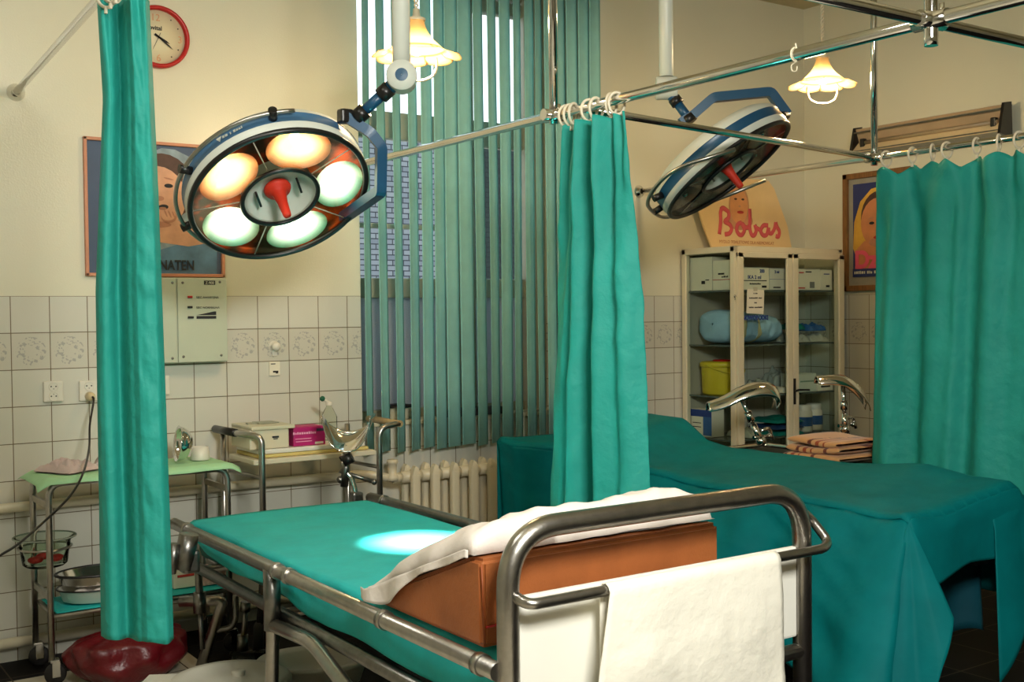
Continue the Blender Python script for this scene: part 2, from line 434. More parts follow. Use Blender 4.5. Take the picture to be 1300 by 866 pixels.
for yy in (x0+1.5*step, x0+6.5*step):
    obj('foot', MB().box((yy, 4.81, .06), (.05, .12, .12), bev=.01), CREAM, rad)
vp = V((x0-.10, 4.81, zt_-.05))
vm = MB().tube([(x0-.5*step, 4.81, vp.z), vp], .024, 12).lathe([(.001, .07), (.026, .07), (.028, .055), (.022, .05), (.02, 0), (.03, -.01), (.03, -.03), (.001, -.03)], vp+V((0, 0, .02)), seg=14)
obj('valve', vm, CREAM, rad)
obj('feed_pipe', MB().tube(fillet([(LX+.05, 4.895, pz), (1.9, 4.895, pz), (vp.x-.12, 4.87, pz), vp], .05), .02, 14), CREAM, rad)

# ================================================================== WALL THINGS
XR_, ZU = V((1, 0, 0)), V((0, 0, 1))
# ---- clock
ck = onY(205, 47, BY-.03); R_ = (onY(241, 48, BY-.03).x-onY(205, 48, BY-.03).x)
R_ = .134; ck = V((onY(241, 48, BY-.03).x-R_, BY, onY(207, 47, BY-.03).z))
cl = thing('wall_clock', 'round red-rimmed wall clock high on the cream wall, half behind the curtain', 'clock', ck)
obj('face', MB().lathe([(.0005, .018), (R_*.9, .018), (R_*.9, 0)], ck, (0, -1, 0), 48), mat('clock face', (214, 204, 170), .5, 0, .03, 8), cl)
obj('rim', MB().lathe([(R_*.86, .018), (R_*.87, .034), (R_*.93, .04), (R_*.99, .034), (R_, .015), (R_*.99, 0)], ck, (0, -1, 0), 56), RIMRED, cl, 'red rim')
def on_face(a, r): return ck+V((math.sin(a)*r*R_, -.0195, math.cos(a)*r*R_))
def hand(a, L, wd, nm):
    d = V((math.sin(a), 0, math.cos(a))); p = V((d.z, 0, -d.x)); c0 = ck+V((0, -.0235, 0))
    obj(nm, MB().prism([c0-d*.02+p*wd, c0+d*L*.7+p*wd, c0+d*L, c0+d*L*.7-p*wd, c0-d*.02-p*wd], (0, -.0015, 0)), INK, cl)
hand(math.radians(128), R_*.58, .003, 'minute_hand'); hand(math.radians(118), R_*.4, .004, 'hour_hand')
hand(math.radians(205), R_*.5, .001, 'second_hand')
NUM = mat('clock numerals', (206, 150, 110), .6, 0, .05, 9)
for t, a, r in (('2', -8, .63), ('3', 90, .7), ('6', 180, .66), ('9', 270, .7)):
    if t == '2': t = '12'
    p = on_face(math.radians(a), r); lettering('numeral', t, .042, NUM, cl, p-V((0, 0, .015)), XR_, ZU, 'CENTER')
lettering('lettering', 'ovital', .026, INK, cl, on_face(0, .22)-V((.012, 0, 0)), XR_, ZU, 'CENTER', bold=.0006)
dm = MB()
for a in (35, 62, 118, 145, 215, 242, 298, 325):
    dm.lathe([(.0003, .001), (.003, .001), (.003, 0)], on_face(math.radians(a), .72), (0, -1, 0), 8)
obj('minute_marks', dm, INK, cl)

# ---- flat printed pictures
SKIN = mat('printed skin', (214, 158, 124), .6, 0, .2, 14)
SKIN2 = mat('printed skin deep', (184, 124, 94), .6, 0, .2, 14)
HAIR = mat('printed dark hair', (78, 50, 40), .6, 0, .3, 30)
TOWB = mat('printed pale blue towel', (140, 158, 168), .6, 0, .3, 22)
SKYB = mat('printed slate blue', (66, 84, 112), .6, 0, .15, 6)
WATER = mat('printed water blue', (90, 128, 158), .6, 0, .45, 12)
def ell(cx, cy, rx, ry, n=24, a0=0, rot=0):
    return [(cx+rx*math.cos(2*pi*k/n)*math.cos(rot)-ry*math.sin(2*pi*k/n)*math.sin(rot), cy+rx*math.cos(2*pi*k/n)*math.sin(rot)+ry*math.sin(2*pi*k/n)*math.cos(rot)) for k in range(n)]
class Pic:
    """layers of flat print, each lying .3 mm in front of the last"""
    def __init__(s, o, xd, yd): s.o = V(o); s.x = V(xd); s.y = V(yd); s.n = s.x.cross(s.y); s.mb = MB(); s.k = 0
    def lay(s, pts, m):
        s.k += 1
        b = [s.o+s.x*p[0]+s.y*p[1]+s.n*(s.k*.0004) for p in pts]
        s.mb.prism(b, s.n*.0004, m)
a = onY(283, 186, BY-.02); b = onY(277, 352, BY-.02)
px1, pz1, pz0 = 1.815, a.z, b.z; pw, ph_ = .60, pz1-pz0; px0 = px1-pw
po = thing('wall_poster', 'framed poster of a baby under a blue towel, behind the lit lamp', 'poster', (px0, BY, pz0))
fm = MB()
for (cx, cz, sx, sz) in ((px0+pw/2, pz1-.007, pw, .014), (px0+pw/2, pz0+.007, pw, .014), (px0+.007, pz0+ph_/2, .014, ph_), (px1-.007, pz0+ph_/2, .014, ph_)):
    fm.box((cx, BY-.011, cz), (sx, .02, sz), bev=.003)
obj('frame', fm, SALMON, po)
pc = Pic((px0, BY-.004, pz0), XR_, ZU)
def pq(*q): return [(onY(x, y, BY-.006).x-px0, onY(x, y, BY-.006).z-pz0) for x, y in q]
u1 = onY(241, 250, BY-.006).x-onY(240, 250, BY-.006).x
def pe(x, y, rx, ry, n=24, rot=0): c = pq((x, y))[0]; return ell(c[0], c[1], rx*u1, ry*u1, n, 0, rot)
pc.lay([(.012, .012), (pw-.012, .012), (pw-.012, ph_-.012), (.012, ph_-.012)], 3)
pc.lay(pq((130, 349), (275.5, 349), (275.5, 318), (262, 308), (246, 312), (226, 300), (190, 305), (130, 300)), 4)
pc.lay(pq((160, 320), (160, 250), (175, 200), (205, 188), (222, 190), (240, 199), (252, 214), (258, 240), (264, 280), (262, 300), (200, 318)), 2)
pc.lay(pe(206, 238, 40, 42), 5)
pc.lay(pe(200, 250, 36, 38), 0)
pc.lay(pq((190, 276), (226, 280), (252, 284), (268, 300), (262, 309), (240, 313), (205, 308), (185, 300)), 0)
pc.lay(pe(199, 285, 18, 4), 1)
pc.lay(pe(214, 236, 5.5, 2.6, 16), 6); pc.lay(pe(188, 238, 5.5, 2.6, 16), 6)
pc.lay(pe(214, 227, 6.5, .9, 12, -.2), 1); pc.lay(pe(188, 229, 6.5, .9, 12, .2), 1)
pc.lay(pe(203, 252, 5, 3, 12), 1)
pc.lay(pe(207, 263, 6.5, 3.2, 16, .1), 6); pc.lay(pe(206.5, 264.5, 4.5, 1.4, 14), 1)
pc.lay(pe(214, 275, 10, 8, 16), 1); pc.lay(pe(213, 273, 9, 7, 16), 0)
for k in range(3): pc.lay(pe(210+5*k, 271+k, 1, 5, 10, .4), 1)
obj('printed_picture', pc.mb, [SKIN, SKIN2, TOWB, SKYB, WATER, HAIR, INK], po)
lettering('lettering', 'PENATEN', .060, INK, po, (onY(246, 343, BY).x, BY-.0125, onY(246, 343, BY).z), XR_, ZU, 'RIGHT', bold=.0014, sx=.78)

# ---- grey control box
bx0, bx1 = onY(190, 400, BY-.06).x, onY(288, 400, BY-.06).x; bz0, bz1 = onY(288, 459, BY-.06).z, onY(286, 353, BY-.06).z
GREYB = mat('pale green grey enamel', (186, 192, 170), .4, 0, .04, 6)
cb = thing('control_box', 'pale grey electrical control box on the wall under the baby poster', 'control box', (bx0, BY, bz0))
bsx = onY(224, 400, BY-.06).x
obj('housing', MB().box(((bx0+bx1)/2, BY-.03, (bz0+bz1)/2), (bx1-bx0, .06, bz1-bz0), bev=.006), GREYB, cb)
obj('panel', MB().box(((bsx+bx1)/2+.001, BY-.064, (bz0+bz1)/2), (bx1-bsx-.006, .008, bz1-bz0-.006), bev=.002), GREYB, cb)
obj('panel', MB().box(((bx0+bsx)/2, BY-.064, (bz0+bz1)/2), (bsx-bx0-.004, .008, bz1-bz0-.006), bev=.002), GREYB, cb)
yf = BY-.068
def bpix(x, y): p = onY(x, y, yf); return p
for x, y in ((232, 359), (279, 358), (233, 453), (281, 451), (219, 359), (219, 455)):
    p = bpix(x, y); obj('screw', MB().lathe([(.0005, .003), (.005, .002), (.006, 0)], p, (0, -1, 0), 12), DSTEEL, cb)
for x, y, mt, sx in ((241, 377, RIMRED, .022), (241, 390, INK, .022), (242, 403, INK, .026)):
    p = bpix(x, y); obj('switch', MB().box(p+V((0, -.003, 0)), (sx, .006, .010), bev=.002), mt, cb)
p = bpix(262, 403); obj('display', MB().box(p+V((0, -.001, 0)), (.088, .002, .012)).prism([p+V((-.044, -.001, .010)), p+V((.044, -.001, .010)), p+V((.044, -.001, .026)), p+V((.035, -.001, .026))], (0, -.001, 0)), INK, cb)
p = bpix(266, 359); obj('name_plate', MB().box(p+V((0, -.001, 0)), (.05, .002, .018)), INK, cb)
lettering('lettering', 'Z-900', .016, PAPER, cb, p+V((0, -.003, -.006)), XR_, ZU, 'CENTER')
for y, tx in ((379, 'SIEC AWARYJNA'), (392, 'SIEC NORMALNA')):
    lettering('lettering', tx, .0135, INK, cb, bpix(249, y)+V((0, -.0012, 0)), XR_, ZU, 'LEFT')

# ---- sockets
def socket(x, y, label, plug=False):
    p = onY(x, y, BY); s_ = thing('wall_socket', label, 'wall socket', p, 'double sockets on the tiles')
    obj('plate', MB().box(p+V((0, -.008, 0)), (.078, .016, .086), bev=.006), PLAST, s_)
    for dz in (.02, -.02):
        c = p+V((0, -.016, dz))
        obj('outlet', MB().lathe([(.0005, -.001), (.015, -.001), (.0165, .004), (.019, .004), (.02, 0)], c, (0, -1, 0), 24), PLAST, s_)
        h = MB()
        for dx, dy in ((-.0095, .001*(1 if dz > 0 else 1)), (.0095, .001)): h.lathe([(.0004, .0015), (.0028, .0015), (.0028, 0)], c+V((dx, 0, dy)), (0, -1, 0), 10)
        h.lathe([(.0004, .0015), (.0018, .0015), (.0018, 0)], c+V((0, 0, -.009 if dz > 0 else .009)), (0, -1, 0), 8)
        obj('contact_holes', h, INK, s_)
    return p
socket(67, 497, 'double white socket on the tiles, left of the plugged-in one')
sp = socket(112, 496, 'double white socket with a cream plug and black cord at the curtain edge')
socket(203, 489, 'double white socket mostly hidden behind the curtain, beneath the control box')
pc_ = sp+V((0, -.0215, -.022))
cdn = thing('power_cord', 'black power cord hanging from the wall socket across the trolley', 'cord', pc_)
obj('plug', MB().lathe([(.0005, .045), (.012, .042), (.017, .03), (.019, 0), (.0005, 0)], pc_, (0, -1, 0), 18), mat('cream plug', (210, 192, 150), .4, 0, .04, 9), cdn)
c1 = pc_+V((0, -.046, 0))
pts = [c1, c1+V((0, -.015, -.02)), onY(114, 540, 4.80), onY(113, 570, 4.66), onY(105, 602, 4.40), onY(87, 632, 4.28), onY(52, 666, 4.15), onY(20, 693, 4.0), onY(-10, 712, 3.9), onY(-120, 790, 3.6)]
def spl(pts, n=8):
    out = []; P = [pts[0]]+list(pts)+[pts[-1]]
    for i in range(1, len(P)-2):
        for j in range(n):
            t = j/n; a, b, c, d = P[i-1], P[i], P[i+1], P[i+2]
            out.append(.5*((2*b)+(c-a)*t+(2*a-5*b+4*c-d)*t*t+(3*b-a-3*c+d)*t**3))
    out.append(P[-2]); return out
obj('cable', MB().tube(spl(pts), .0045, 8), BLACK, cdn)

# ---- hook and notice
p = onY(348, 442, BY)
hk = thing('coat_hook', 'small round white coat hook fixed to a flower tile', 'coat hook', p)
obj('knob', MB().lathe([(.0005, .04), (.012, .038), (.02, .03), (.021, .02), (.014, .01), (.024, .004), (.026, 0)], p+V((0, 0, .008)), (0, -1, 0), 24), PLAST, hk)
obj('base_plate', MB().box(p+V((0, -.004, -.022)), (.024, .008, .03), bev=.003), PLAST, hk)
p = onY(348, 468, BY)
nc = thing('wall_card', 'small white card with dark marks under the round white coat hook', 'card', p)
obj('card', MB().box(p+V((0, -.004, 0)), (.052, .008, .064), bev=.002), PAPER, nc)
obj('printed_mark', MB().box(p+V((.004, -.0085, -.014)), (.026, .001, .008)).box(p+V((-.008, -.0085, .022)), (.022, .001, .004)).box(p+V((.01, -.0085, -.02)), (.012, .001, .005)), INK, nc)

# ================================================================== CURTAIN RAILS
RZ = 2.075; MX = 2.362; GX = 4.262
PA = V((MX, onX(703, 150, MX).y, RZ)); PB = V((GX, onX(1110, 203, GX).y, RZ))
cr = thing('curtain_rail', 'chrome curtain rail frame hung from the ceiling over the two beds', 'curtain rail', (MX, PA.y, RZ))
obj('rail', MB().tube([(MX, BY-.005, RZ), (MX, -.5, RZ)], .0165, 16), CHROME, cr)
obj('rail', MB().tube([(GX, BY-.005, RZ), (GX, .6, RZ)], .0145, 16), CHROME, cr)
obj('hanging_pole', MB().tube([PA+V((.0, 0, -.03)), (PA.x, PA.y, CZ)], .016, 16), CHROME, cr)
obj('hanging_pole', MB().tube([PB+V((.0, 0, -.035)), (PB.x, PB.y, CZ)], .0155, 16), CHROME, cr)
J = onX(1182, 22, MX); J.x = MX; J.z = RZ
obj('hanging_pole', MB().tube([J+V((0, 0, -.06)), J+V((0, 0, -.06+.02)), (J.x, J.y, CZ)], .0165, 16), CHROME, cr)
CRY = onX(738, 140, MX).y
obj('cross_rail', MB().tube([(MX+.015, CRY, RZ), (GX, PB.y, RZ)], .0135, 14), CHROME, cr)
obj('cross_rail', MB().tube([(MX-.9, J.y, RZ), (MX+2.0, J.y+.02, RZ)], .0145, 14), CHROME, cr)
for c, ax in ((PA, (1, 0, 0)), (PB, (0, 1, 0)), (J, (1, 0, 0))):
    n_ = V(ax)
    k = MB().ball(c, .026, 14).tube([c-V((0, .045, 0)), c+V((0, .045, 0))], .021, 14).tube([c+V((-.045, 0, 0)), c+V((.045, 0, 0))], .02, 14)
    k.tube([c+V((0, -.03, .0)), c+V((-.0, -.03, .035))], .006, 8)
    obj('clamp', k, CHROME, cr)
for x in (MX, GX):
    obj('wall_flange', MB().lathe([(.0165, .03), (.02, .02), (.035, .006), (.036, 0)], (x, BY, RZ), (0, -1, 0), 20), CHROME, cr)
hkp = MB().tube(spl([onX(1010, 55, MX)+V((0, 0, .0)), V((MX, onX(1012, 75, MX).y, onX(1012, 75, MX).z)), onX(1005, 83, MX), onX(1006, 90, MX), onX(1011, 90, MX), onX(1012, 84, MX)]), .0022, 6)
hkp.tube([(MX+.019*math.cos(t*pi/8), onX(1010, 60, MX).y, RZ+.019*math.sin(t*pi/8)) for t in range(16)], .0022, 6, closed=True)
obj('wire_hook', hkp, CREAM, cr)
# left rod
LP0 = V((.96, BY, 2.305)); LP1 = V((.885, 3.4, 2.305)); LD = (LP1-LP0).normalized()
lr = thing('curtain_rod', 'single chrome curtain rod fixed to the wall at top left', 'curtain rod', LP0)
obj('rod', MB().tube([LP0+LD*.01, LP0+LD*4.6], .0145, 16), CHROME, lr)
obj('wall_flange', MB().lathe([(.0145, .03), (.02, .022), (.034, .008), (.036, 0)], LP0, (0, -1, 0), 22), CHROME, lr)

# ================================================================== CURTAINS
RINGM = mat('ivory ring plastic', (224, 214, 190), .4, 0, .03, 9)
def curtain(label, fn, nu, nv, rings, railr, mt=CURT, solid=.0015):
    c0 = fn(.5, 1)
    t = thing('privacy_curtain', label, 'curtain', (c0.x, c0.y, c0.z))
    mb = MB().grid(fn, nu, nv)
    o_ = obj('cloth', mb, mt, t, solid=solid)
    for (c, tilt) in rings:
        c = V(c); rr = railr+.012
        e1 = V((math.cos(tilt), math.sin(tilt), 0)); e2 = V((0, 0, 1))
        pts = [c+V((0, 0, -.012))+e1*(rr*math.cos(2*pi*k/20))+e2*(rr*1.25*math.sin(2*pi*k/20)) for k in range(20)]
        rg = MB().tube(pts, .0048, 8, closed=True)
        rg.box(c+V((0, 0, -.012-rr*1.25-.008)), (.008, .012, .02), bev=.002)
        obj('curtain_ring', rg, RINGM, t)
    return t
# middle curtain: gathered, hangs beside the near bed
yT0, yT1 = onX(719, 150, MX).y-.0, onX(797, 140, MX).y
yB0, yB1 = onX(690, 640, MX).y, onX(818, 640, MX).y
zTm, zBm = RZ-.045, .60
zm = zBm-.15
MIDF = [(0, -.012), (.08, .006), (.2, .012), (.27, -.012), (.36, .045), (.44, .02), (.5, -.055), (.55, -.06), (.61, .02), (.68, .05), (.76, .02), (.82, .005), (.86, .022), (.93, .018), (1, -.03)]
def smooth(tab, x):
    k = 0; w = 0
    for d in (-.03, -.02, -.01, 0, .01, .02, .03):
        k += interp(tab, x+d)
    return k/7
def midc(u, v):
    s = v**.8
    y = lerp(lerp(yT0, yT1, u), lerp(yB0, yB1, u), s)
    d = smooth(MIDF, u+.03*math.sin(v*2.3)*u*(1-u)*2)*lerp(.8, 1.5, ss(0, .6, v))
    d += .017*math.sin(2*pi*6.2*u+.4)*(1-ss(.02, .42, v))+.012*math.sin(2*pi*3.1*u+1+5*v)*(1-ss(.1, .6, v))
    d += .009*nz((u*6, v*9, 1), 1.2)+.004*nz((u*16, v*24, 4), 1.0)*ss(.7, 1, u)+.006*max(0, nz((u*4+v*9, v*16-u*5, 2), 1.0))
    z = lerp(zTm, zm, v)-.012*(1-abs(math.sin(pi*6.6*u)))*(1-min(1, v*12))
    return V((MX-d, y, z))
rings = [((MX, onX(q, 140, MX).y, RZ), .25*((i % 3)-1)) for i, q in enumerate((719, 724, 729, 748, 757, 776, 783))]
curtain('gathered teal curtain hanging between the two beds', midc, 110, 90, rings, .0165)
# right curtain: spread along the right rail
yR0, yR1 = onX(1117, 205, GX).y, 1.75
zTr, zBr = RZ-.05, .30
RYS = [onX(q, 195, GX).y for q in (1125, 1158, 1184, 1202, 1240, 1268, 1294, 1330, 1365, 1410)]
def rightc(u, v):
    y = lerp(yR0+.06*v, yR1, u)
    w_ = u+.035*nz((u*6, v*.8, 3), 1.0)
    a1 = 2*pi*w_*6.2+1.0; a2 = 2*pi*w_*10.5+2.2+1.2*v
    x = GX-.060*(abs(math.sin(a1/2))**1.4-.5)*lerp(.8, 1, v)-.020*math.sin(a2)*(1-.5*v)
    x += .016*nz((u*9, v*2.5, 7), 1.1)+.005*nz((u*26, v*14, 2), 1.0)
    x -= .03*math.sin(2*pi*u*9.5)*(1-ss(0, .16, v))
    nr = min(abs(y-q) for q in RYS); z = lerp(zTr, zBr, v)-.045*min(1, nr/.075)**1.2*(1-min(1, v*9))
    return V((x, y+.012*math.cos(a1), z))
rings = [((GX, onX(q, 195, GX).y, RZ), .3*((i % 3)-1)) for i, q in enumerate((1125, 1158, 1184, 1202, 1240, 1268, 1294, 1330, 1365, 1410))]
curtain('wide teal curtain spread along the rail at the right edge', rightc, 170, 80, rings, .0145)
# left curtain: narrow gathered bundle in the foreground
LEFTF = [(0, -.035), (.07, .0), (.16, .014), (.26, .006), (.36, -.026), (.43, -.02), (.5, .012), (.585, .02), (.6, .022), (.615, .032), (.75, .034), (.92, .028), (1, -.012)]
def leftc(u, v):
    t = 3.22
    xl = interp([(0, 128), (.15, 133), (.45, 119), (1, 117)], v); xr = interp([(0, 200), (.3, 207), (.8, 214), (1, 216)], v)
    q = u
    base = at(lerp(xl+3, xr-3, q), 400, t)
    zt_c, zb_c = 2.285, at(165, 815, t).z+.004*math.sin(u*12)
    d = smooth(LEFTF, u+.05*math.sin(v*2.6+.5)*(1-u))*lerp(1.9, 1.45, ss(0, .3, v))
    d += .012*math.sin(2*pi*3.4*u+.8)*(1-ss(0, .16, v))
    d += .009*nz((u*3, v*8, 3), 1.2)+(.009*nz((u*4-v*9, v*26, 3), 1.0)+.004*nz((u*10, v*60, 8), 1.0))*ss(.6, .68, u)
    vd = V((ray(165, 400).x, ray(165, 400).y, 0)).normalized()
    return V((base.x, base.y, lerp(zt_c, zb_c, v)))-vd*d
lr_rings = [(LP0+LD*(LP0.y-yy)*1.0, .2) for yy in (3.28, 3.22, 3.16, 3.10)]
curtain('narrow teal curtain hanging in the left foreground', leftc, 100, 110, lr_rings, .0145)

# ================================================================== SURGICAL LAMPS
def amber():
    m, n, l, b = nt('amber reflector plate')
    t = n.new('ShaderNodeTexNoise'); t.inputs['Scale'].default_value = 9; t.inputs['Detail'].default_value = 3
    r = n.new('ShaderNodeValToRGB'); r.color_ramp.elements[0].position = .42; r.color_ramp.elements[1].position = .66
    r.color_ramp.elements[0].color = srgb((58, 44, 28)); r.color_ramp.elements[1].color = srgb((206, 74, 18))
    tc = n.new('ShaderNodeTexCoord'); l.new(tc.outputs['Object'], t.inputs['Vector']); l.new(t.outputs[0], r.inputs[0]); l.new(r.outputs[0], b.inputs['Base Color'])
    b.inputs['Metallic'].default_value = .85; b.inputs['Roughness'].default_value = .25
    return m
AMBER = amber()
DARKF = mat('unlit reflector plate', (120, 112, 112), .3, .4, .3, 9)
DREF = mat('unlit reflector', (165, 160, 158), .25, .6, .15, 9)
def lit(name, core, edge, s):
    """a lit reflector: hot in its middle, coloured towards its rim"""
    m, n, l, b = nt(name)
    a = n.new('ShaderNodeAttribute'); a.attribute_name = 'rim'
    r = n.new('ShaderNodeValToRGB'); e = r.color_ramp.elements
    e[0].position = .55; e[0].color = srgb(core); e[1].position = 1; e[1].color = srgb(edge)
    k = n.new('ShaderNodeMapRange'); k.inputs[1].default_value = .45; k.inputs[2].default_value = 1; k.inputs[3].default_value = s; k.inputs[4].default_value = .3
    l.new(a.outputs['Fac'], r.inputs[0]); l.new(a.outputs['Fac'], k.inputs[0])
    l.new(r.outputs[0], b.inputs['Emission Color']); l.new(k.outputs[0], b.inputs['Emission Strength'])
    b.inputs['Base Color'].default_value = srgb((200, 190, 170)); b.inputs['Metallic'].default_value = .9; b.inputs['Roughness'].default_value = .2
    return m
WARM = lit('lit reflector warm', (255, 236, 150), (232, 96, 20), 3.2)
COOL = lit('lit reflector cool', (244, 255, 226), (96, 170, 110), 3.2)
def lamp(px, py, t, semi, ratio, alpha, on, label):
    """a round five-reflector theatre lamp; alpha tilts the long axis of its seen ellipse, ratio is its foreshortening"""
    C = at(px, py, t); rh = ray(px, py).normalized(); R = semi*t/F
    ca, sa = math.cos(alpha), math.sin(alpha)
    e1 = CR*ca+CU*sa; e1 = (e1-rh*e1.dot(rh)).normalized(); e2 = e1.cross(rh)       # towards lower right of the view
    if e2.dot(CU) > 0: e2 = -e2
    si = math.sqrt(1-ratio*ratio)
    n = (e2*si-rh*ratio).normalized(); v = n.cross(e1)
    return C, n, e1, v, R
def build_lamp(px, py, t, semi, ratio, alpha, on, label, a0, sgn=1):
    C, n, e1, v, R = lamp(px, py, t, semi, ratio, alpha, on, label)
    th = thing('operating_lamp', label, 'operating lamp', C, 'ceiling operating lamps')
    back = -n
    head = obj('lamp_head', MB().lathe([(R*.985, .0), (R*1.01, .004), (R*1.02, .035)], C, back, 72)
               .lathe([(R*1.02, .078), (R*1.0, .1), (R*.9, .128), (R*.6, .15), (R*.25, .165), (.001, .168)], C, back, 72), LAMPW, th)
    obj('colour_band', MB().lathe([(R*1.02, .035), (R*1.014, .038), (R*1.014, .075), (R*1.02, .078)], C, back, 72), BANDB if on else BLUE, head)
    obj('rim', MB().tube([C+e1*math.cos(a)*R*.985+v*math.sin(a)*R*.985 for a in [2*pi*k/72 for k in range(72)]], .0105, 10, closed=True), BLACK, head)
    obj('reflector_plate', MB().lathe([(R*.40, .058), (R*.985, .05), (R*.985, .0)], C, back, 72), AMBER if on else DARKF, head)
    for k in range(5):
        a = a0+2*pi*k/5; er = e1*math.cos(a)+v*math.sin(a); et = n.cross(er)
        c = C+er*R*.675+back*.012
        mb = MB(); nr, ns = 8, 32; vs = []; rim = []
        for i in range(nr+1):
            q = max(.001, i/nr)
            for j in range(ns):
                b = 2*pi*j/ns
                vs.append(c+et*math.cos(b)*q*R*.365+er*math.sin(b)*q*R*.285+back*.03*(1-q*q)); rim.append(q)
        mb.add(vs, [[i*ns+j, i*ns+(j+1) % ns, (i+1)*ns+(j+1) % ns, (i+1)*ns+j] for i in range(nr) for j in range(ns)])
        warm = on and k in on
        o_ = obj('reflector', mb, (WARM if warm else COOL) if on else DREF, head)
        at_ = o_.data.attributes.new('rim', 'FLOAT', 'POINT')
        o0 = ROOT[th.name]
        for vv in o_.data.vertices:
            d = vv.co+o0-c; d = d-n*d.dot(n)
            at_.data[vv.index].value = min(1, math.hypot(d.dot(et)/(R*.365), d.dot(er)/(R*.285)))
        obj('bulb', MB().ball(c+back*.012, .013, 12), mat('bulb glass lit', (255, 250, 230), .2, 0, emit=(255, 246, 214), es=6) if on else CHROME, head)
        a2 = a+pi/5; er2 = e1*math.cos(a2)+v*math.sin(a2)
        obj('divider', MB().tube([C+er2*R*.43+back*.008, C+er2*R*.97+back*.004], .0022, 6), LAMPW, head)
    gm = MB().lathe([(R*.37, -.001), (R*.98, -.001)], C, back, 72)
    obj('cover_glass', gm, LGLASS, head)
    hub = obj('hub', MB().lathe([(R*.42, -.004), (R*.40, .0), (R*.34, .03), (R*.2, .052), (.001, .056)], C, back, 48), LAMPW, th)
    obj('hub_ring', MB().tube([C+(e1*math.cos(a)+v*math.sin(a))*R*.425+n*.003 for a in [2*pi*k/48 for k in range(48)]], .0085, 10, closed=True), BLACK, hub)
    hm = MB().lathe([(.001, .05), (R*.145, .046), (R*.155, .038), (R*.14, .028), (.030, .022), (.024, .01), (.018, -.03), (.0145, -.085), (.013, -.092), (.001, -.094)], C, back, 24)
    obj('handle', hm, RED, th, 'orange red sterile handle')
    for sg in (-1, 1):
        c2 = C+e1*sg*R*.235+back*.022
        R3 = Matrix((e1, v, n)).transposed()
        obj('hub_slot', MB().box(c2, (.008, R*.17, .03), R=R3, bev=.002), BLACK, hub)
    return th, head, C, n, e1, v, R
def pole(th, x, y, zt, zb, r=.0):
    return None
# lit lamp on the left
TL = 4.0
LT, Lh, LC, Ln, L1, Lv, LR = build_lamp(356, 250, TL, 115, .655, math.radians(19), (1, 2), 'lit round operating lamp over the near bed with glowing reflectors', math.radians(-14))
jp = at(510, 98, TL-.12)
def ceiling_column(th, jp, r, dirj, rd):
    m_ = MB().tube([(jp.x, jp.y, CZ), (jp.x, jp.y, jp.z+.09)], r, 20)
    m_.tube([(jp.x, jp.y, jp.z+.09), (jp.x, jp.y, jp.z+.05)], r, 20)
    c = obj('ceiling_column', m_, LAMPW, th)
    d = V(dirj).normalized()
    j_ = MB().lathe([(.001, -.045), (rd*.97, -.045), (rd, -.04), (rd, .04), (rd*.97, .045), (.001, .045)], jp, d, 28)
    obj('joint', j_, LAMPW, c)
    obj('joint_cap', MB().lathe([(rd*.42, .0465), (.001, .0475)], jp, d, 20).lathe([(rd*.42, -.0465), (.001, -.0475)], jp, d, 20), BLUE, c)
    obj('ceiling_flange', MB().lathe([(r, .08), (.09, .06), (.11, .0)], (jp.x, jp.y, CZ), (0, 0, -1), 24), LAMPW, c)
    return c
vdir = (O-jp); vdir.z = 0; vdir.normalize()
ceiling_column(LT, jp, .031, vdir+V((.1, .2, 0)), .052)
ja = at(457, 146, TL-.08)
arm = MB().tube([jp, lerp(jp, ja, .4)], .024, 14).tube([lerp(jp, ja, .38), ja], .019, 14)
a_ = obj('swing_arm', arm, BLUE, LT)
obj('collar', MB().tube([lerp(jp, ja, .28), lerp(jp, ja, .5)], .028, 16), BLACK, a_)
obj('collar', MB().tube([lerp(jp, ja, .86), lerp(jp, ja, 1.08)], .028, 16), BLACK, a_)
# the yoke reaches round to a pivot at the back of the housing
pv = LC+L1*math.cos(math.radians(-60))*LR*1.09+Lv*math.sin(math.radians(-60))*LR*1.09-Ln*.055
yk = [at(438, 148, TL-.08), at(470, 168, TL-.07), at(484, 186, TL-.05), at(483, 243, TL), lerp(at(483, 243, TL), pv, .85), pv]
y_ = obj('yoke', MB().tube(fillet(yk, .012, 3), .025, 4), BLUE, LT)
obj('pivot', MB().tube([pv-L1*.03, pv+L1*.015], .022, 14), BLACK, y_)
obj('end_cap', MB().box(at(438, 148, TL-.08), (.045, .045, .05), bev=.008), BLACK, y_)
# grab rail round the upper left of the housing
def rail_arc(th, C, e1, v, n, R, a0, a1, mats, cl, rr=1.1):
    pts = [C+(e1*math.cos(a)+v*math.sin(a))*R*rr-n*.055 for a in [math.radians(a0+(a1-a0)*k/40) for k in range(41)]]
    g_ = obj('grab_rail', MB().tube(pts, .0075, 10), STEEL, th)
    for q in cl:
        a = math.radians(q); d = (e1*math.cos(a)+v*math.sin(a))
        obj('rail_clamp', MB().tube([C+d*R*1.0-n*.055, C+d*R*(rr+.045)-n*.055], .015, 12), BLACK, g_)
rail_arc(LT, LC, L1, Lv, Ln, LR, 66, 222, None, (78, 140, 188))
for a_, w_ in ((112, 0), (103, .06)):
    dm_ = L1*math.cos(math.radians(a_))+Lv*math.sin(math.radians(a_)); tq = Ln.cross(dm_); q = LC+dm_*LR*1.018-Ln*.056
    if not w_: obj('printed_mark', MB().prism([q-Ln*.010-tq*.011, q-Ln*.010+tq*.011, q+Ln*.010], dm_*.0008), LAMPW, LT)
    else: fine_print(LAMPW, LT, q+Ln*.005, -tq, -Ln, .075, .011, 5)
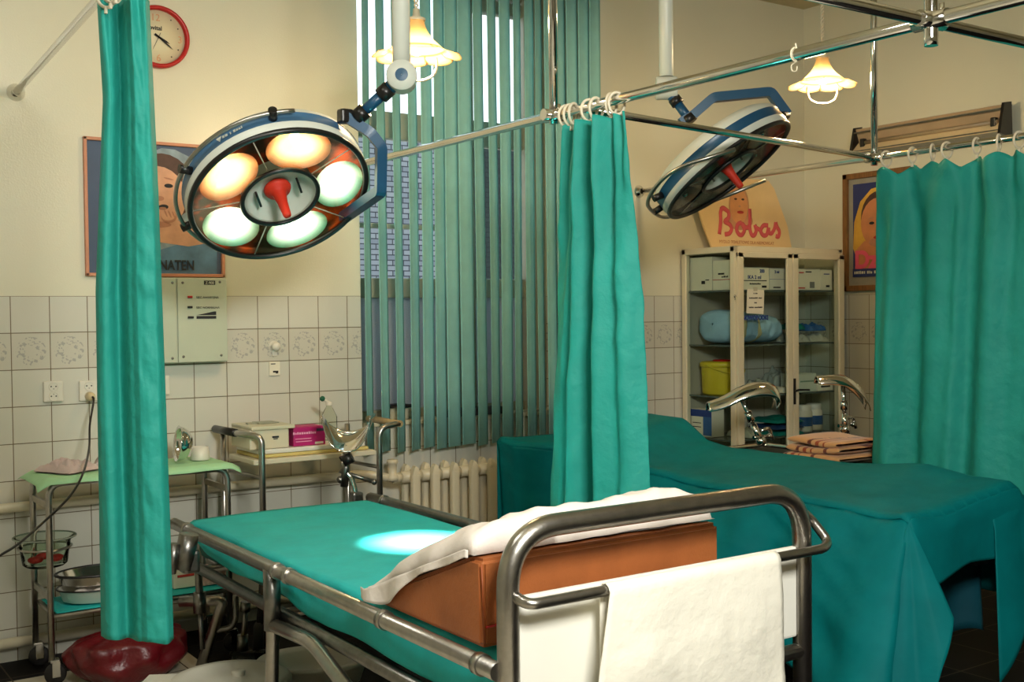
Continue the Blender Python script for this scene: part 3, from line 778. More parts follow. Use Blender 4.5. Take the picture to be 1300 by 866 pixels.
# dark lamp on the right
TR = 4.95
DT, Dh, DC, Dn, D1, Dv, DR = build_lamp(925, 217, TR, 93, .225, math.radians(38), None, 'unlit round operating lamp hanging over the draped bed', math.radians(20))
jq = at(846, 112, TR)
ceiling_column(DT, jq, .031, V((.75, -.55, 0)), .050)
jb = at(876, 153, TR-.02)
a_ = obj('swing_arm', MB().tube([jq, lerp(jq, jb, .5)], .024, 14).tube([lerp(jq, jb, .45), jb], .02, 14), BLUE, DT)
obj('collar', MB().tube([lerp(jq, jb, .32), lerp(jq, jb, .5)], .028, 16), BLACK, a_)
obj('collar', MB().tube([lerp(jq, jb, .86), lerp(jq, jb, 1.06)], .031, 16), BLACK, a_)
pv = DC+D1*DR*1.03-Dn*.06
yk = [at(864, 156, TR-.02), at(880, 146, TR-.02), at(905, 124, TR-.02), at(978, 117, TR), at(999, 146, TR)]
y_ = obj('yoke', MB().tube(fillet(yk, .015, 3), .028, 4), BLUE, DT)
obj('pivot', MB().tube([pv-D1*.03, lerp(pv, at(999, 146, TR), 1.0)], .018, 14), BLACK, y_)
def dp(e, vv, n_): return DC+D1*DR*e+Dv*DR*vv+Dn*n_
gr_ = fillet([dp(.23, 1.13, .03), dp(-.58, 1.13, -.075), dp(-1.1, .7, -.07), dp(-1.16, 0, -.06), dp(-1.1, -.7, -.05), dp(-.5, -1.13, -.02), dp(.33, -1.13, .06)], .12, 8)
g_ = obj('grab_rail', MB().tube(gr_, .0085, 10), STEEL, DT)
for a in (150, 182, 214):
    d = D1*math.cos(math.radians(a))+Dv*math.sin(math.radians(a))
    obj('rail_clamp', MB().tube([DC+d*DR*1.0-Dn*.06, DC+d*DR*1.15-Dn*.064], .015, 12), BLACK, g_)

# ================================================================== PENDANTS
def shade_mat():
    m, n, l, b = nt('lit glass shade')
    tc = n.new('ShaderNodeTexCoord')
    a = n.new('ShaderNodeAttribute'); a.attribute_name = 'petal'
    c = mix(n, l, a.outputs['Fac'], srgb((226, 196, 140)), srgb((96, 64, 32)))
    l.new(c, b.inputs['Base Color']); b.inputs['Roughness'].default_value = .3
    e = n.new('ShaderNodeAttribute'); e.attribute_name = 'down'
    t = n.new('ShaderNodeBsdfTranslucent'); l.new(c, t.inputs[0])
    x = n.new('ShaderNodeMixShader'); x.inputs[0].default_value = .32
    l.new(b.outputs[0], x.inputs[1]); l.new(t.outputs[0], x.inputs[2]); l.new(x.outputs[0], n['Material Output'].inputs['Surface'])
    return m
SHADE = shade_mat()
BULB = mat('lit bulb', (255, 240, 200), .3, 0, emit=(255, 226, 160), es=3)
def pendant(px, py, t, wpx, label):
    c = at(px, py, t); R = wpx*t/F/2; h = R*.92
    th = thing('pendant_lamp', label, 'pendant lamp', c, 'petal-shaded pendant lamps')
    mb = MB(); NS = 96; NR = 18; vs = []; pet = []
    for i in range(NR+1):
        q = i/NR
        r = R*(.17+.25*q+.58*q**2.2)
        z = h*(.62-.95*q**.85+.10*ss(.8, 1, q))
        for k in range(NS):
            a = 2*pi*k/NS; lob = abs(math.sin(4*a))
            rr = r*(1+.05*(lob-.5)*ss(.6, 1, q)); zz = z-h*.07*(lob**.6)*ss(.65, 1, q)
            vs.append(c+V((rr*math.cos(a), rr*math.sin(a), zz)))
            edge = 1 if (i >= NR or (lob < .12 and q > .7) or abs(q-.70-.0*lob) < .03) else 0
            pet.append(edge)
    mb.add(vs, [[i*NS+k, i*NS+(k+1) % NS, (i+1)*NS+(k+1) % NS, (i+1)*NS+k] for i in range(NR) for k in range(NS)])
    sh = obj('shade', mb, SHADE, th)
    at_ = sh.data.attributes.new('petal', 'FLOAT', 'POINT')
    for k in range(len(sh.data.vertices)): at_.data[k].value = 0
    # nearest original vertex keeps its outline mark
    from mathutils.kdtree import KDTree
    kd = KDTree(len(vs)); [kd.insert(p-c, i) for i, p in enumerate(vs)]; kd.balance()
    for v_ in sh.data.vertices: at_.data[v_.index].value = pet[kd.find(v_.co)[1]]
    obj('cap', MB().lathe([(R*.2, h*.60), (R*.21, h*.66), (R*.09, h*.72), (R*.07, h*.9), (.001, h*.92)], c, seg=24), CREAM, th)
    obj('bulb', MB().ball(c+V((0, 0, h*.05)), R*.22, 16, sc=(1, 1, 1.25)), BULB, th)
    # twisted suspension cord up to the ceiling
    top = CZ-.02; z0 = c.z+h*.9
    for ph in (0, pi):
        pts = [V((c.x+.006*math.cos(ph+zz*190), c.y+.006*math.sin(ph+zz*190), z0+zz)) for zz in [i*.0045 for i in range(int((top-z0)/.0045)+1)]]
        obj('twisted_cord', MB().tube(pts, .0036, 6), CREAM, th)
    obj('ceiling_rose', MB().lathe([(.001, -.06), (.03, -.055), (.05, 0)], (c.x, c.y, CZ), seg=20), CREAM, th)
    hp = [c+CR*(R*.44*s_)+V((0, 0, zz)) for s_, zz in ((-1, -h*.30), (-1.02, -h*.5), (-.85, -h*.72), (-.4, -h*.84), (0, -h*.86), (.4, -h*.84), (.85, -h*.72), (1.02, -h*.5), (1, -h*.30))]
    obj('pull_handle', MB().tube(spl(hp, 5), .0055, 8), CREAM, th)
    L = bpy.data.lights.new('pendant_light', 'POINT'); L.energy = PEND_W; L.color = (1, .72, .38); L.shadow_soft_size = .05
    lo = bpy.data.objects.new('pendant_light', L); COL.objects.link(lo); lo.location = c+V((0, 0, -h*.62)); lo.parent = None
    return th
PEND_W = 24
pendant(529, 58, 4.35, 112, 'lit petal-shaded pendant lamp in front of the window blind')
pendant(1044, 98, 5.35, 85, 'lit petal-shaded pendant lamp near the far right corner')

# ================================================================== WALL LAMP (right wall)
fx = thing('wall_light', 'long trough-shaped wall light mounted above the right-hand curtain', 'wall light', onX(1185, 165, RX))
TROUGH = mat('grey brown reflector', (176, 152, 122), .4, 0, .12, 6)
ya, yb = onX(1092, 180, RX-.08).y, onX(1278, 150, RX-.08).y
zt1 = onX(1275, 128, RX-.16).z; zb1 = onX(1285, 173, RX-.03).z
pa_, pb_ = (RX-.15, zt1), (RX-.03, zb1)
def stripbox(x0, z0, x1, z1, th_, m, nm, ya=ya, yb=yb):
    d = V((x1-x0, 0, z1-z0)); nn = V((-d.z, 0, d.x)).normalized()*th_
    mb = MB().prism([V((x0, ya, z0)), V((x1, ya, z1)), V((x1, ya, z1))+nn, V((x0, ya, z0))+nn], (0, yb-ya, 0)); return obj(nm, mb, m, fx)
zmid = (zt1+zb1)/2
stripbox(RX-.03, zt1+.0, RX-.14, zt1-.03, .008, DSTEEL, 'top_plate')
stripbox(RX-.12, zt1-.01, RX-.09, zmid-.0, .006, TROUGH, 'reflector')
stripbox(RX-.09, zmid, RX-.16, zb1+.02, .006, mat('pale trough', (222, 200, 160), .35, 0, .1, 6), 'reflector')
stripbox(RX-.16, zb1+.02, RX-.01, zb1-.0, .008, DSTEEL, 'bottom_plate')
for yy in (ya, yb):
    obj('end_plate', MB().prism([V((RX-.05, yy, zb1-.012)), V((RX-.165, yy, zb1+.005)), V((RX-.125, yy, zt1-.0)), V((RX-.06, yy, zt1+.01))], (0, .016 if yy == ya else -.016, 0)), BLACK, fx)
obj('tube', MB().tube([(RX-.115, ya-.03, zmid-.01), (RX-.115, yb+.03, zmid-.01)], .012, 12), mat('dead tube', (150, 132, 104), .3, 0, .05, 8), fx)
for yy in (ya-.05, yb+.05): obj('tube_holder', MB().box((RX-.115, yy, zmid-.01), (.03, .03, .05), bev=.006), BLACK, fx)
obj('bracket', MB().box((RX-.02, (ya+yb)/2, zmid), (.04, .3, .06), bev=.005), DSTEEL, fx)

# ---- framed poster on the right wall
yl = onX(1070, 300, RX-.02).y; zt_p = onX(1070, 222, RX-.02).z; zb_p = onX(1070, 370, RX-.02).z
yr = yl-.52; hP = zt_p-zb_p; YD = V((0, -1, 0))
wp = thing('wall_poster', 'wood-framed poster of a yellow-hooded baby on the right wall', 'poster', (RX, yl, zb_p))
fm = MB(); f_ = .034
for (cy, cz, sy, sz) in (((yl+yr)/2, zt_p-f_/2, yl-yr, f_), ((yl+yr)/2, zb_p+f_/2, yl-yr, f_), (yl-f_/2, (zt_p+zb_p)/2, f_, hP), (yr+f_/2, (zt_p+zb_p)/2, f_, hP)):
    fm.box((RX-.012, cy, cz), (.024, sy, sz), bev=.004)
obj('frame', fm, WOOD, wp)
pc = Pic((RX-.004, yl, zb_p), YD, ZU); PW = .52
YEL = mat('printed yellow hood', (218, 168, 66), .6, 0, .25, 10); GREYM = mat('printed mount', (150, 146, 132), .6, 0, .1, 10); NAVY = mat('printed navy', (42, 52, 104), .6, 0, .15, 10)
PNK = mat('printed pink letters', (232, 92, 120), .6, 0, .05, 10); PSK = mat('printed warm skin', (204, 132, 86), .6, 0, .16, 12)
pc.lay([(.03, .03), (PW-.03, .03), (PW-.03, hP-.03), (.03, hP-.03)], 0)
pc.lay([(.066, .085), (PW-.066, .085), (PW-.066, hP-.066), (.066, hP-.066)], 1)
pc.lay([(.066, .26), (.075, .42), (.12, .54), (.20, .61), (.30, .625), (.39, .57), (.44, .45), (.45, .26), (.4, .18), (.1, .18)], 2)
pc.lay(ell(.255, .44, .13, .155), 4); pc.lay(ell(.25, .405, .125, .15), 3)
pc.lay([(.08, .13), (.44, .13), (.42, .24), (.34, .30), (.15, .30), (.09, .25)], 3)
pc.lay(ell(.262, .29, .08, .03), 5)
pc.lay(ell(.205, .405, .019, .009, 14), 6); pc.lay(ell(.31, .405, .019, .009, 14), 6); pc.lay(ell(.20, .435, .024, .003, 12, 0, .2), 5); pc.lay(ell(.31, .435, .024, .003, 12, 0, -.2), 5)
pc.lay(ell(.258, .352, .018, .012, 12), 5); pc.lay(ell(.258, .318, .04, .011, 14), 7)
pc.lay([(.066, .085), (PW-.066, .085), (PW-.066, .135), (.066, .135)], 1)
obj('printed_picture', pc.mb, [GREYM, NAVY, YEL, PSK, HAIR, SKIN2, INK, RIMRED], wp)
lettering('lettering', 'Dzi', .145, PNK, wp, (RX-.0125, yl-.082, zb_p+.14), YD, ZU, 'LEFT', bold=.006, sx=1.0)
fine_print(PAPER, wp, (RX-.0125, yl-.22, zb_p+.103), YD, ZU, .28, .018, 3)

# ================================================================== CABINET
CX0, CX1, CY0, CY1, CZT = 4.57, 5.475, 4.49, 4.915, 1.752
cab = thing('glass_cabinet', 'cream metal medical cabinet with glass doors in the far corner', 'cabinet', ((CX0+CX1)/2, (CY0+CY1)/2, 0))
cm = MB(); P_ = .035
for x in (CX0, CX1):
    for y in (CY0, CY1):
        cm.box((x+(P_/2 if x == CX0 else -P_/2), y+(P_/2 if y == CY0 else -P_/2), CZT/2+.03), (P_, P_, CZT-.06), bev=.005)
for z in (CZT-.0175, .13):
    cm.box(((CX0+CX1)/2, (CY0+CY1)/2, z), (CX1-CX0, CY1-CY0, .035), bev=.005)
obj('carcass', cm, CREAM, cab)
for x in (CX0+.02, CX1-.02):
    for y in (CY0+.02, CY1-.02): obj('leg', MB().lathe([(.001, 0), (.014, 0), (.02, .12), (.001, .12)], (x, y, 0), seg=12), CREAM, cab)
obj('back_panel', MB().box((4.57+.25, CY1-.006, .94), (.46, .006, 1.58)), mat('cabinet back', (176, 172, 152), .5, 0, .05, 5), cab)
obj('side_pane', MB().box((CX0+.012, (CY0+CY1)/2, .94), (.004, CY1-CY0-.07, 1.55)), CGLASS, cab)
obj('side_pane', MB().box((CX1-.012, (CY0+CY1)/2, .94), (.004, CY1-CY0-.07, 1.55)), CGLASS, cab)
SZ = {}
for k, (py_, nm) in enumerate(((368, 'a'), (437, 'b'), (502, 'c'), (556, 'd'))):
    z = onY(970, py_, CY0+.03).z; SZ[nm] = z
    obj('shelf', MB().box(((CX0+CX1)/2, (CY0+CY1)/2+.01, z-.006), (CX1-CX0-.05, CY1-CY0-.07, .008)), mat('grey glass shelf', (84, 96, 92), .15, 0, .03, 6), cab)
xm = onY(1004, 400, CY0).x
for x0, x1, hx in ((CX0+.012, xm-.002, None), (xm+.002, CX1-.004, None)):
    d_ = MB(); s_ = .044; z0, z1 = .15, CZT-.036; y = CY0-.010
    for (cx, cz, sx, sz) in ((x0+s_/2, (z0+z1)/2, s_, z1-z0), (x1-s_/2, (z0+z1)/2, s_, z1-z0), ((x0+x1)/2, z0+s_/2, x1-x0, s_), ((x0+x1)/2, z1-s_/2+.008, x1-x0, s_-.014)):
        d_.box((cx, y, cz), (sx, .018, sz), bev=.004)
    dr = obj('door', d_, CREAM, cab)
    obj('pane', MB().box(((x0+x1)/2, y+.003, (z0+z1)/2), (x1-x0-.07, .004, z1-z0-.07)), CGLASS, dr)
    if x0 > 4.9:
        p = onY(1009, 497, y-.012); obj('handle', MB().box(p, (.016, .008, .15), bev=.003).tube(fillet([p, p+V((0, -.03, .01)), p+V((.085, -.034, .006))], .012), .006, 8), BLACK, dr)
    else:
        p = onY(933, 376, y-.012); obj('keyhole', MB().lathe([(.001, .004), (.008, .003), (.009, 0)], p, (0, -1, 0), 14).box(p+V((0, -.002, -.012)), (.006, .004, .02)), CHROME, dr)
p = onY(959, 383, CY0-.021)
nt_ = thing('paper_notice', 'small typed paper notice taped inside the left cabinet door glass', 'notice', p)
obj('sheet', MB().box(p, (.135, .001, .135), R=Matrix.Rotation(.05, 3, 'Y')), PAPER, nt_)
obj('tape', MB().box(p+V((.0, -.001, .07)), (.03, .001, .022)), mat('clear tape', (190, 186, 160), .3, 0, .04, 8), nt_)
for k, (dz, w_) in enumerate(((.042, .03), (.016, .10), (-.010, .02), (-.036, .105))):
    fine_print(INK, nt_, p+V((0, -.0010, dz)), XR_, ZU, w_, .009, 11+k)
lettering('lettering', 'NOWORODKI', .034, BLUEINK, dr if False else cab, onY(959, 406, CY0-.0125), XR_, ZU, 'CENTER', bold=.002, sx=.92)
# contents
def carton(x0, x1, y, dy, z, h, label, mt=PAPER, marks=(), cat='box', grp=None, name='carton', rz=0):
    c = V(((x0+x1)/2, y+dy/2, z))
    t = thing(name, label, cat, c, grp)
    sx = x1-x0; R3 = Matrix.Rotation(rz, 3, 'Z')
    obj('body', MB().box(c+V((0, 0, h/2)), (sx, dy, h), bev=.003, rz=rz), mt, t)
    obj('lid_flap', MB().box(c+V((0, 0, h+.0015)), (sx*.98, dy*.98, .003), rz=rz).box(c+V((0, -dy*.25, h+.0035)), (sx*.96, .02, .001), rz=rz), mt, t)
    for (kind, u, w_, a, b_, m_) in marks:
        side = kind in 'BT'
        q = c+(R3 @ V((-sx/2-.0008, (.5-u)*dy, w_*h)) if side else R3 @ V(((u-.5)*sx, -dy/2-.0008, w_*h)))
        if side:
            if kind == 'B': obj('printed_band', MB().box(q, (.0012, a*dy, b_*h), rz=rz), m_, t)
            else: fine_print(m_, t, q+V((0, 0, -b_*.35)), R3 @ V((0, -1, 0)), ZU, a, b_*.7, 4)
            continue
        if kind == 'b': obj('printed_band', MB().box(q, (a*sx, .0012, b_*h), rz=rz), m_, t)
        elif isinstance(a, float): fine_print(m_, t, q+V((0, 0, -b_*.35)), R3 @ XR_, ZU, a, b_*.7, 6)
        else: lettering('lettering', a, b_, m_, t, q+V((0, -.0004, -b_*.35)), R3 @ XR_, ZU, 'CENTER', bold=.0008)
    return t
def cx(px, y): return onY(px, 400, y).x
za = SZ['a']
yq = CY0+.05
def sy(px, X): return onX(px, 400, X).y
XS = CX0+.045
carton(XS, XS+.12, sy(904, XS), 4.893-sy(904, XS), za, .19, 'plain white carton at the back left of the top cabinet shelf', marks=(('B', .62, .25, .16, .10, INK), ('B', .8, .32, .16, .03, INK)), grp='cartons on the top cabinet shelf')
carton(XS-.002, cx(943, CY0+.05), CY0+.05, sy(905.5, XS)-CY0-.05, za, .165, 'tall white carton with a red line at the cabinet corner', marks=(('b', .5, .36, 1, .022, REDINK), ('B', .5, .36, 1, .022, REDINK), ('T', .6, .46, .05, .016, INK), ('B', .42, .56, .3, .06, INK)), grp='cartons on the top cabinet shelf')
carton(cx(944.5, yq), cx(977, yq), yq+.002, .15, za, .125, 'white carton lettered 2 ml and 200 on the top cabinet shelf', marks=(('b', .45, .42, .9, .04, INK), ('t', .42, .58, 'IKA 2 ml', .03, BLUEINK), ('t', .72, .86, '200', .026, BLUEINK), ('t', .45, .28, .09, .014, INK), ('b', .8, .15, .18, .1, INK)), grp='cartons on the top cabinet shelf')
carton(cx(978, yq), cx(1008, yq), yq+.004, .15, za, .123, 'narrower white carton lettered 2 right of the 2 ml carton', mt=mat('grey white card', (206, 206, 196), .6, 0, .05, 10), marks=(('t', .3, .85, '2 ml', .022, BLUEINK), ('b', .5, .5, 1, .015, BLUEINK), ('b', .3, .12, .3, .06, INK)), grp='cartons on the top cabinet shelf')
carton(cx(1012, yq), cx(1042, yq), yq+.003, .15, za, .122, 'white carton with a grey square mark behind the right door', marks=(('b', .65, .25, .2, .3, mat('grey print', (120, 120, 116), .6, 0, .1, 12)), ('b', .2, .84, .2, .06, REDINK), ('b', .5, .88, .25, .06, INK), ('b', .2, .1, .3, .06, REDINK)), grp='cartons on the top cabinet shelf')
carton(cx(1043, yq), 5.450, yq+.005, .15, za, .12, 'end white carton at the right of the top cabinet shelf', marks=(('b', .5, .8, .5, .05, BLUEINK), ('b', .6, .2, .3, .1, INK)), grp='cartons on the top cabinet shelf')
zb = SZ['b']+.001
# blue bundle
BLUEC = cloth('pale blue wrap', (150, 190, 214), .45, 20, 0, .12)
xa_, xb_ = CX0+.05, cx(983, yq+.12)
bd = thing('wrapped_bundle', 'pale blue cloth bundle with tape strips on the middle cabinet shelf', 'bundle', ((xa_+xb_)/2, CY0+.2, zb))
def bund(u, v):
    a = 2*pi*v; x = lerp(xa_, xb_, u)+.012*nz((u*5, v*4, 2), 1.0); pr = (max(0, 1-abs(2*u-1)**9))**.5
    e = .5+.5*math.sin(a); w_ = 1+.07*nz((u*5, math.cos(a)*2, math.sin(a)*2), 1.5, 3)-.10*abs(nz((u*9+a, math.cos(a)*2, 4), 1.0))
    hh = .205*(1-.25*u)
    return V((x, CY0+.222+.165*math.copysign(abs(math.cos(a))**.7, math.cos(a))*pr*w_, zb+.004+hh/2+hh/2*math.copysign(abs(math.sin(a))**.75, math.sin(a))*(.15+.85*pr)*(w_ if math.sin(a) > 0 else 1)))
obj('wrap', MB().grid(bund, 40, 40), BLUEC, bd)
TAPE = mat('buff tape', (186, 184, 140), .6, 0, .08, 12)
for u_ in (.2, .47):
    tp = MB(); pts_ = []
    tp.grid(lambda a, b: bund(u_-.025+.05*a, .42+.33*b)*1.0+V((0, -.004, .0)), 3, 14)
    obj('tape_strip', tp, TAPE, bd, solid=.001)
# packets
def packet(c, sx, sy, h, mt, label, seed, name='packet', cat='packet', grp=None, rz=0, mark=None):
    t = thing(name, label, cat, c, grp)
    def f(u, v):
        a, b_ = 2*u-1, 2*v-1
        return V((a*sx/2, b_*sy/2, 0))
    top = []
    R3 = Matrix.Rotation(rz, 3, 'Z')
    def ft(u, v):
        a, b_ = 2*u-1, 2*v-1; e = max(0, (1-a**4)*(1-b_**4))**.5
        return V(c)+R3 @ V((a*sx/2*(1+.06*nz((v*3, seed, 0), 1.5)), b_*sy/2*(1+.06*nz((u*3, seed, 5), 1.5)), .002+h*e*(.75+.5*nz((u*3, v*3, seed), 1.7))))
    def fb(u, v):
        a, b_ = 2*u-1, 2*v-1
        return V(c)+R3 @ V((a*sx/2*(1+.06*nz((v*3, seed, 0), 1.5)), b_*sy/2*(1+.06*nz((u*3, seed, 5), 1.5)), .001))
    obj('wrapper', MB().grid(ft, 22, 18).grid(fb, 22, 18), mt, t)
    if mark: obj('printed_band', MB().grid(lambda u, v: ft(.35+.25*u, .05+.5*v)+V((0, 0, .0025)), 6, 8), mark, t, solid=.001)
    return t
TEALP = mat('teal wrapping', (18, 120, 112), .4, 0, .2, 14, .3, 40); CLEARP = mat('cloudy plastic wrapping', (170, 178, 168), .25, 0, .15, 14, .4, 30, coat=.3); BLUEP = mat('blue wrapping', (44, 96, 160), .35, 0, .25, 14, .4, 30)
packet((5.185, CY0+.16, zb), .15, .22, .06, CLEARP, 'cloudy plastic packet right of the blue bundle', 2)
packet((5.185, CY0+.15, zb+.075), .12, .14, .045, TEALP, 'teal packet lying on the cloudy packet beside the bundle', 5)
packet((5.357, CY0+.16, zb), .16, .2, .05, CLEARP, 'wide clear packet at the right end of the middle shelf', 8)
packet((5.352, CY0+.15, zb+.064), .15, .15, .05, BLUEP, 'blue packet lying on the wide clear packet', 11)
zc = SZ['c']
# yellow bin
xb0 = CX0+.135; yb_ = 4.765; rB = .5*(onY(919, 480, yb_).x-onY(877, 480, yb_).x)*.95; xb0 = CX0+.045+rB*1.05; xl_, xr_ = xb0-rB, xb0+rB
ybn = thing('sharps_bin', 'yellow plastic bin with lid and handle in the cabinet', 'bin', ((xl_+xr_)/2, yb_, zc))
cB = V(((xl_+xr_)/2, yb_, zc)); YELB = mat('yellow plastic', (206, 186, 40), .4, 0, .06, 8)
obj('bucket', MB().lathe([(.001, 0), (rB*.88, 0), (rB*.92, .01), (rB*.97, .165)], cB, seg=36), YELB, ybn)
obj('lid', MB().lathe([(rB*.98, .158), (rB*1.03, .16), (rB*1.03, .182), (rB*.95, .19), (rB*.6, .192), (.001, .192)], cB, seg=36), YELB, ybn)
obj('lid_cap', MB().lathe([(rB*.5, .192), (rB*.48, .2), (.001, .201)], cB+V((0, -.01, 0)), seg=24), RIMRED, ybn)
obj('handle', MB().tube([cB+V((rB*1.02*math.cos(a), -rB*1.02*abs(math.sin(a))-.004, .172-.05*math.sin(a))) for a in [pi*k/16 for k in range(17)]], .004, 8), YELB, ybn)
carton(cx(1012, yq), cx(1036, yq), yq, .13, zc, .105, 'small white carton on the third cabinet shelf by the handle', mt=mat('pale green card', (196, 206, 190), .6, 0, .06, 12), marks=(('b', .5, .6, .7, .08, mat('green print', (120, 150, 130), .6, 0, .1, 12)),), grp='cartons on the third cabinet shelf')
carton(cx(1038, yq), 5.448, yq, .13, zc, .085, 'low white carton at the right of the third cabinet shelf', marks=(('b', .5, .3, .6, .12, INK),), grp='cartons on the third cabinet shelf')
packet((5.24, CY0+.31, zc), .18, .14, .13, CLEARP, 'crumpled clear bag on the third cabinet shelf', 14, name='plastic_bag', cat='bag')
packet((4.96, CY0+.2, zc), .11, .14, .09, CLEARP, 'cloudy bag beside the yellow bin in the cabinet', 17, name='plastic_bag', cat='bag')
carton(5.035, 5.10, yq+.02, .14, zc, .03, 'flat white carton behind the black door handle', grp='cartons on the third cabinet shelf')
zd = SZ['d']
carton(XS, XS+.1, 4.72, .172, zd, .155, 'blue and white printed pack at the bottom left of the cabinet', marks=(('B', .5, .87, 1, .26, BLUEINK), ('B', .8, .4, .4, .7, BLUEP), ('B', .3, .5, .4, .03, INK), ('B', .3, .35, .4, .03, INK)), name='printed_pack', cat='pack')
packet((4.80, CY0+.15, zd), .11, .2, .06, CLEARP, 'white wrapped packet low in the left of the cabinet', 20)
for k, (dz, mm) in enumerate(((0, TEALP), (.036, mat('navy wrapping', (26, 58, 100), .45, 0, .2, 12, .3, 40)), (.072, TEALP))):
    packet((5.06, CY0+.15, zd+dz), .24, .24, .032, mm, ('bottom', 'middle navy', 'topmost')[k]+' folded cloth pack of the stack low in the cabinet', 23+k, name='folded_pack', cat='pack', grp='stacked cloth packs')
for k, px in enumerate((1016, 1034)):
    c = V((cx(px, CY0+.14), CY0+.12+.03*k, zd)); r = .053
    j = thing('plastic_jar', ('left', 'right')[k]+' white plastic jar with a blue label low in the cabinet', 'jar', c, 'jars with blue labels')
    obj('jar_body', MB().lathe([(.001, 0), (r*.95, 0), (r, .012), (r, .115), (r*.8, .13), (r*.8, .132)], c, seg=28), PLAST, j)
    obj('label_band', MB().lathe([(r*1.01, .035), (r*1.012, .04), (r*1.012, .085), (r*1.01, .09)], c, seg=28), BLUEP, j)
    obj('lid', MB().lathe([(r*.84, .128), (r*.86, .132), (r*.86, .155), (r*.8, .16), (.001, .161)], c, seg=28), PLAST, j)

# ---- sign board standing on the cabinet
SY = 4.86
pxs = [(905, 311), (1006, 311), (1000, 288), (983, 240), (976, 230), (966, 228), (906, 226), (893, 231), (886, 244), (886, 262), (893, 286), (899, 302)]
pts = [onY(x, y, SY) for x, y in pxs]
for p in pts[:2]: p.z = CZT+.001
sgn = thing('sign_board', 'cream shaped advertising board with pink lettering standing on the cabinet', 'sign', ((pts[0]+pts[1])/2))
obj('board', MB().prism(pts, (0, .012, 0)), mat('cream board', (238, 206, 150), .5, 0, .05, 8), sgn)
pc = Pic((0, SY, 0), XR_, ZU)
def sp_(x, y): p = onY(x, y, SY); return (p.x, p.z)
e_ = onY(1000, 270, SY).x-onY(999, 270, SY).x
c_ = sp_(938, 262)
pc.lay(ell(c_[0]+.5*e_, c_[1]-12*e_, 16*e_, 8*e_), 1)
pc.lay(ell(c_[0], c_[1], 12*e_, 18*e_), 1); pc.lay(ell(c_[0], c_[1], 10.5*e_, 15*e_), 0)
for dx in (-4, 4.5): pc.lay(ell(c_[0]+dx*e_, c_[1]+6*e_, 1.8*e_, .9*e_, 12), 3)
pc.lay(ell(c_[0]+1.5*e_, c_[1]-5*e_, 4*e_, 1.3*e_, 12), 2); pc.lay(ell(c_[0]+.5*e_, c_[1]-0*e_, 1.4*e_, 1*e_, 12), 1)
obj('printed_picture', pc.mb, [mat('printed pale skin', (224, 158, 104), .6, 0, .12, 14), mat('printed shade skin', (206, 150, 108), .6, 0, .2, 12), REDINK, HAIR], sgn)
def sc(*q): return [onY(880+a/8.657, 220+b/8.657, SY) for a, b in q]
strokes = [sc((285, 670), (300, 540), (300, 420), (325, 385), (355, 400), (385, 430), (385, 490), (345, 530), (395, 560), (420, 610), (395, 660), (345, 672)),
           sc((300, 400), (320, 382), (350, 395)),
           sc((530, 545), (490, 560), (475, 620), (500, 670), (535, 675), (560, 620), (535, 555), (580, 600), (615, 580)),
           sc((618, 390), (622, 480), (620, 600), (640, 675), (670, 680), (690, 630), (675, 570), (690, 600), (730, 620)),
           sc((820, 575), (770, 575), (740, 630), (765, 680), (805, 675), (825, 600), (830, 650), (860, 660), (890, 610), (905, 540)),
           sc((905, 540), (920, 590), (945, 640), (935, 695), (905, 690))]
sm = MB()
for st in strokes:
    pp = spl(st, 6)
    sm.tube([p+V((0, -.0035, 0)) for p in pp], .0138, 8)
k0 = len(sm.v)
for i in range(k0): sm.v[i].y = SY-.0022+(sm.v[i].y-(SY-.0035))*.12
obj('lettering', sm, mat('pink script', (216, 92, 96), .6, 0, .06, 10), sgn)
lettering('lettering', 'MYDLO TOALETOWE DLA NIEMOWLAT', .0265, mat('brown script', (190, 120, 84), .6, 0, .06, 10), sgn, onY(913, 308.5, SY)+V((0, -.001, .0)), XR_, ZU, 'LEFT', sx=.97)

# ================================================================== NEAR BED
RZ1 = .615; LXR, RXR = 1.345, 2.215; FBY = 2.03; FARY = 4.25
bed = thing('hospital_bed', 'tubular steel hospital bed in the foreground with white footboard', 'bed', (1.78, 3.1, 0))
PLx, PRx = 1.372, 2.31
ZT = .918
pts = fillet([(PLx, FBY, .04), (PLx, FBY, ZT), (PRx, FBY, ZT), (PRx, FBY, .04)], .135, 12)
fb = obj('footboard_frame', MB().tube(pts, .0255, 18), STEEL, bed)
zp = onY(668, 750, FBY).z
zl = onY(1000, 815, FBY).z
obj('footboard_panel', MB().box(((PLx+PRx)/2, FBY+.004, (zp+zl)/2), (PRx-PLx-.05, .018, zp-zl-.02), bev=.006), mat('glossy white board', (240, 238, 228), .3, 0, .02, 6), bed, 'white footboard panel')
obj('lower_crossbar', MB().tube([(PLx, FBY, zl-.03), (PRx, FBY, zl-.03)], .02, 14), STEEL, bed)
bY = FBY-.062
zb_ = onY(765, 751, bY).z; zb2 = onY(985, 708, bY).z
tb = fillet([(PLx+.006, FBY-.012, zb_+.012), (PLx+.012, bY, zb_), (PLx+.09, bY, zb_), (PRx+.015, bY, zb2), (PRx+.055, bY+.02, zb2+.01), (PRx+.03, FBY-.002, zb2+.07), (PRx, FBY, zb2+.09)], .045, 8)
obj('towel_bar', MB().tube(tb, .0125, 12), STEEL, bed)
for x in (PLx, PRx): obj('caster', MB().lathe([(.001, -.018), (.04, -.018), (.05, -.008), (.05, .008), (.04, .018), (.001, .018)], (x, FBY, .05), (1, 0, 0), 24), RUBBER, bed)
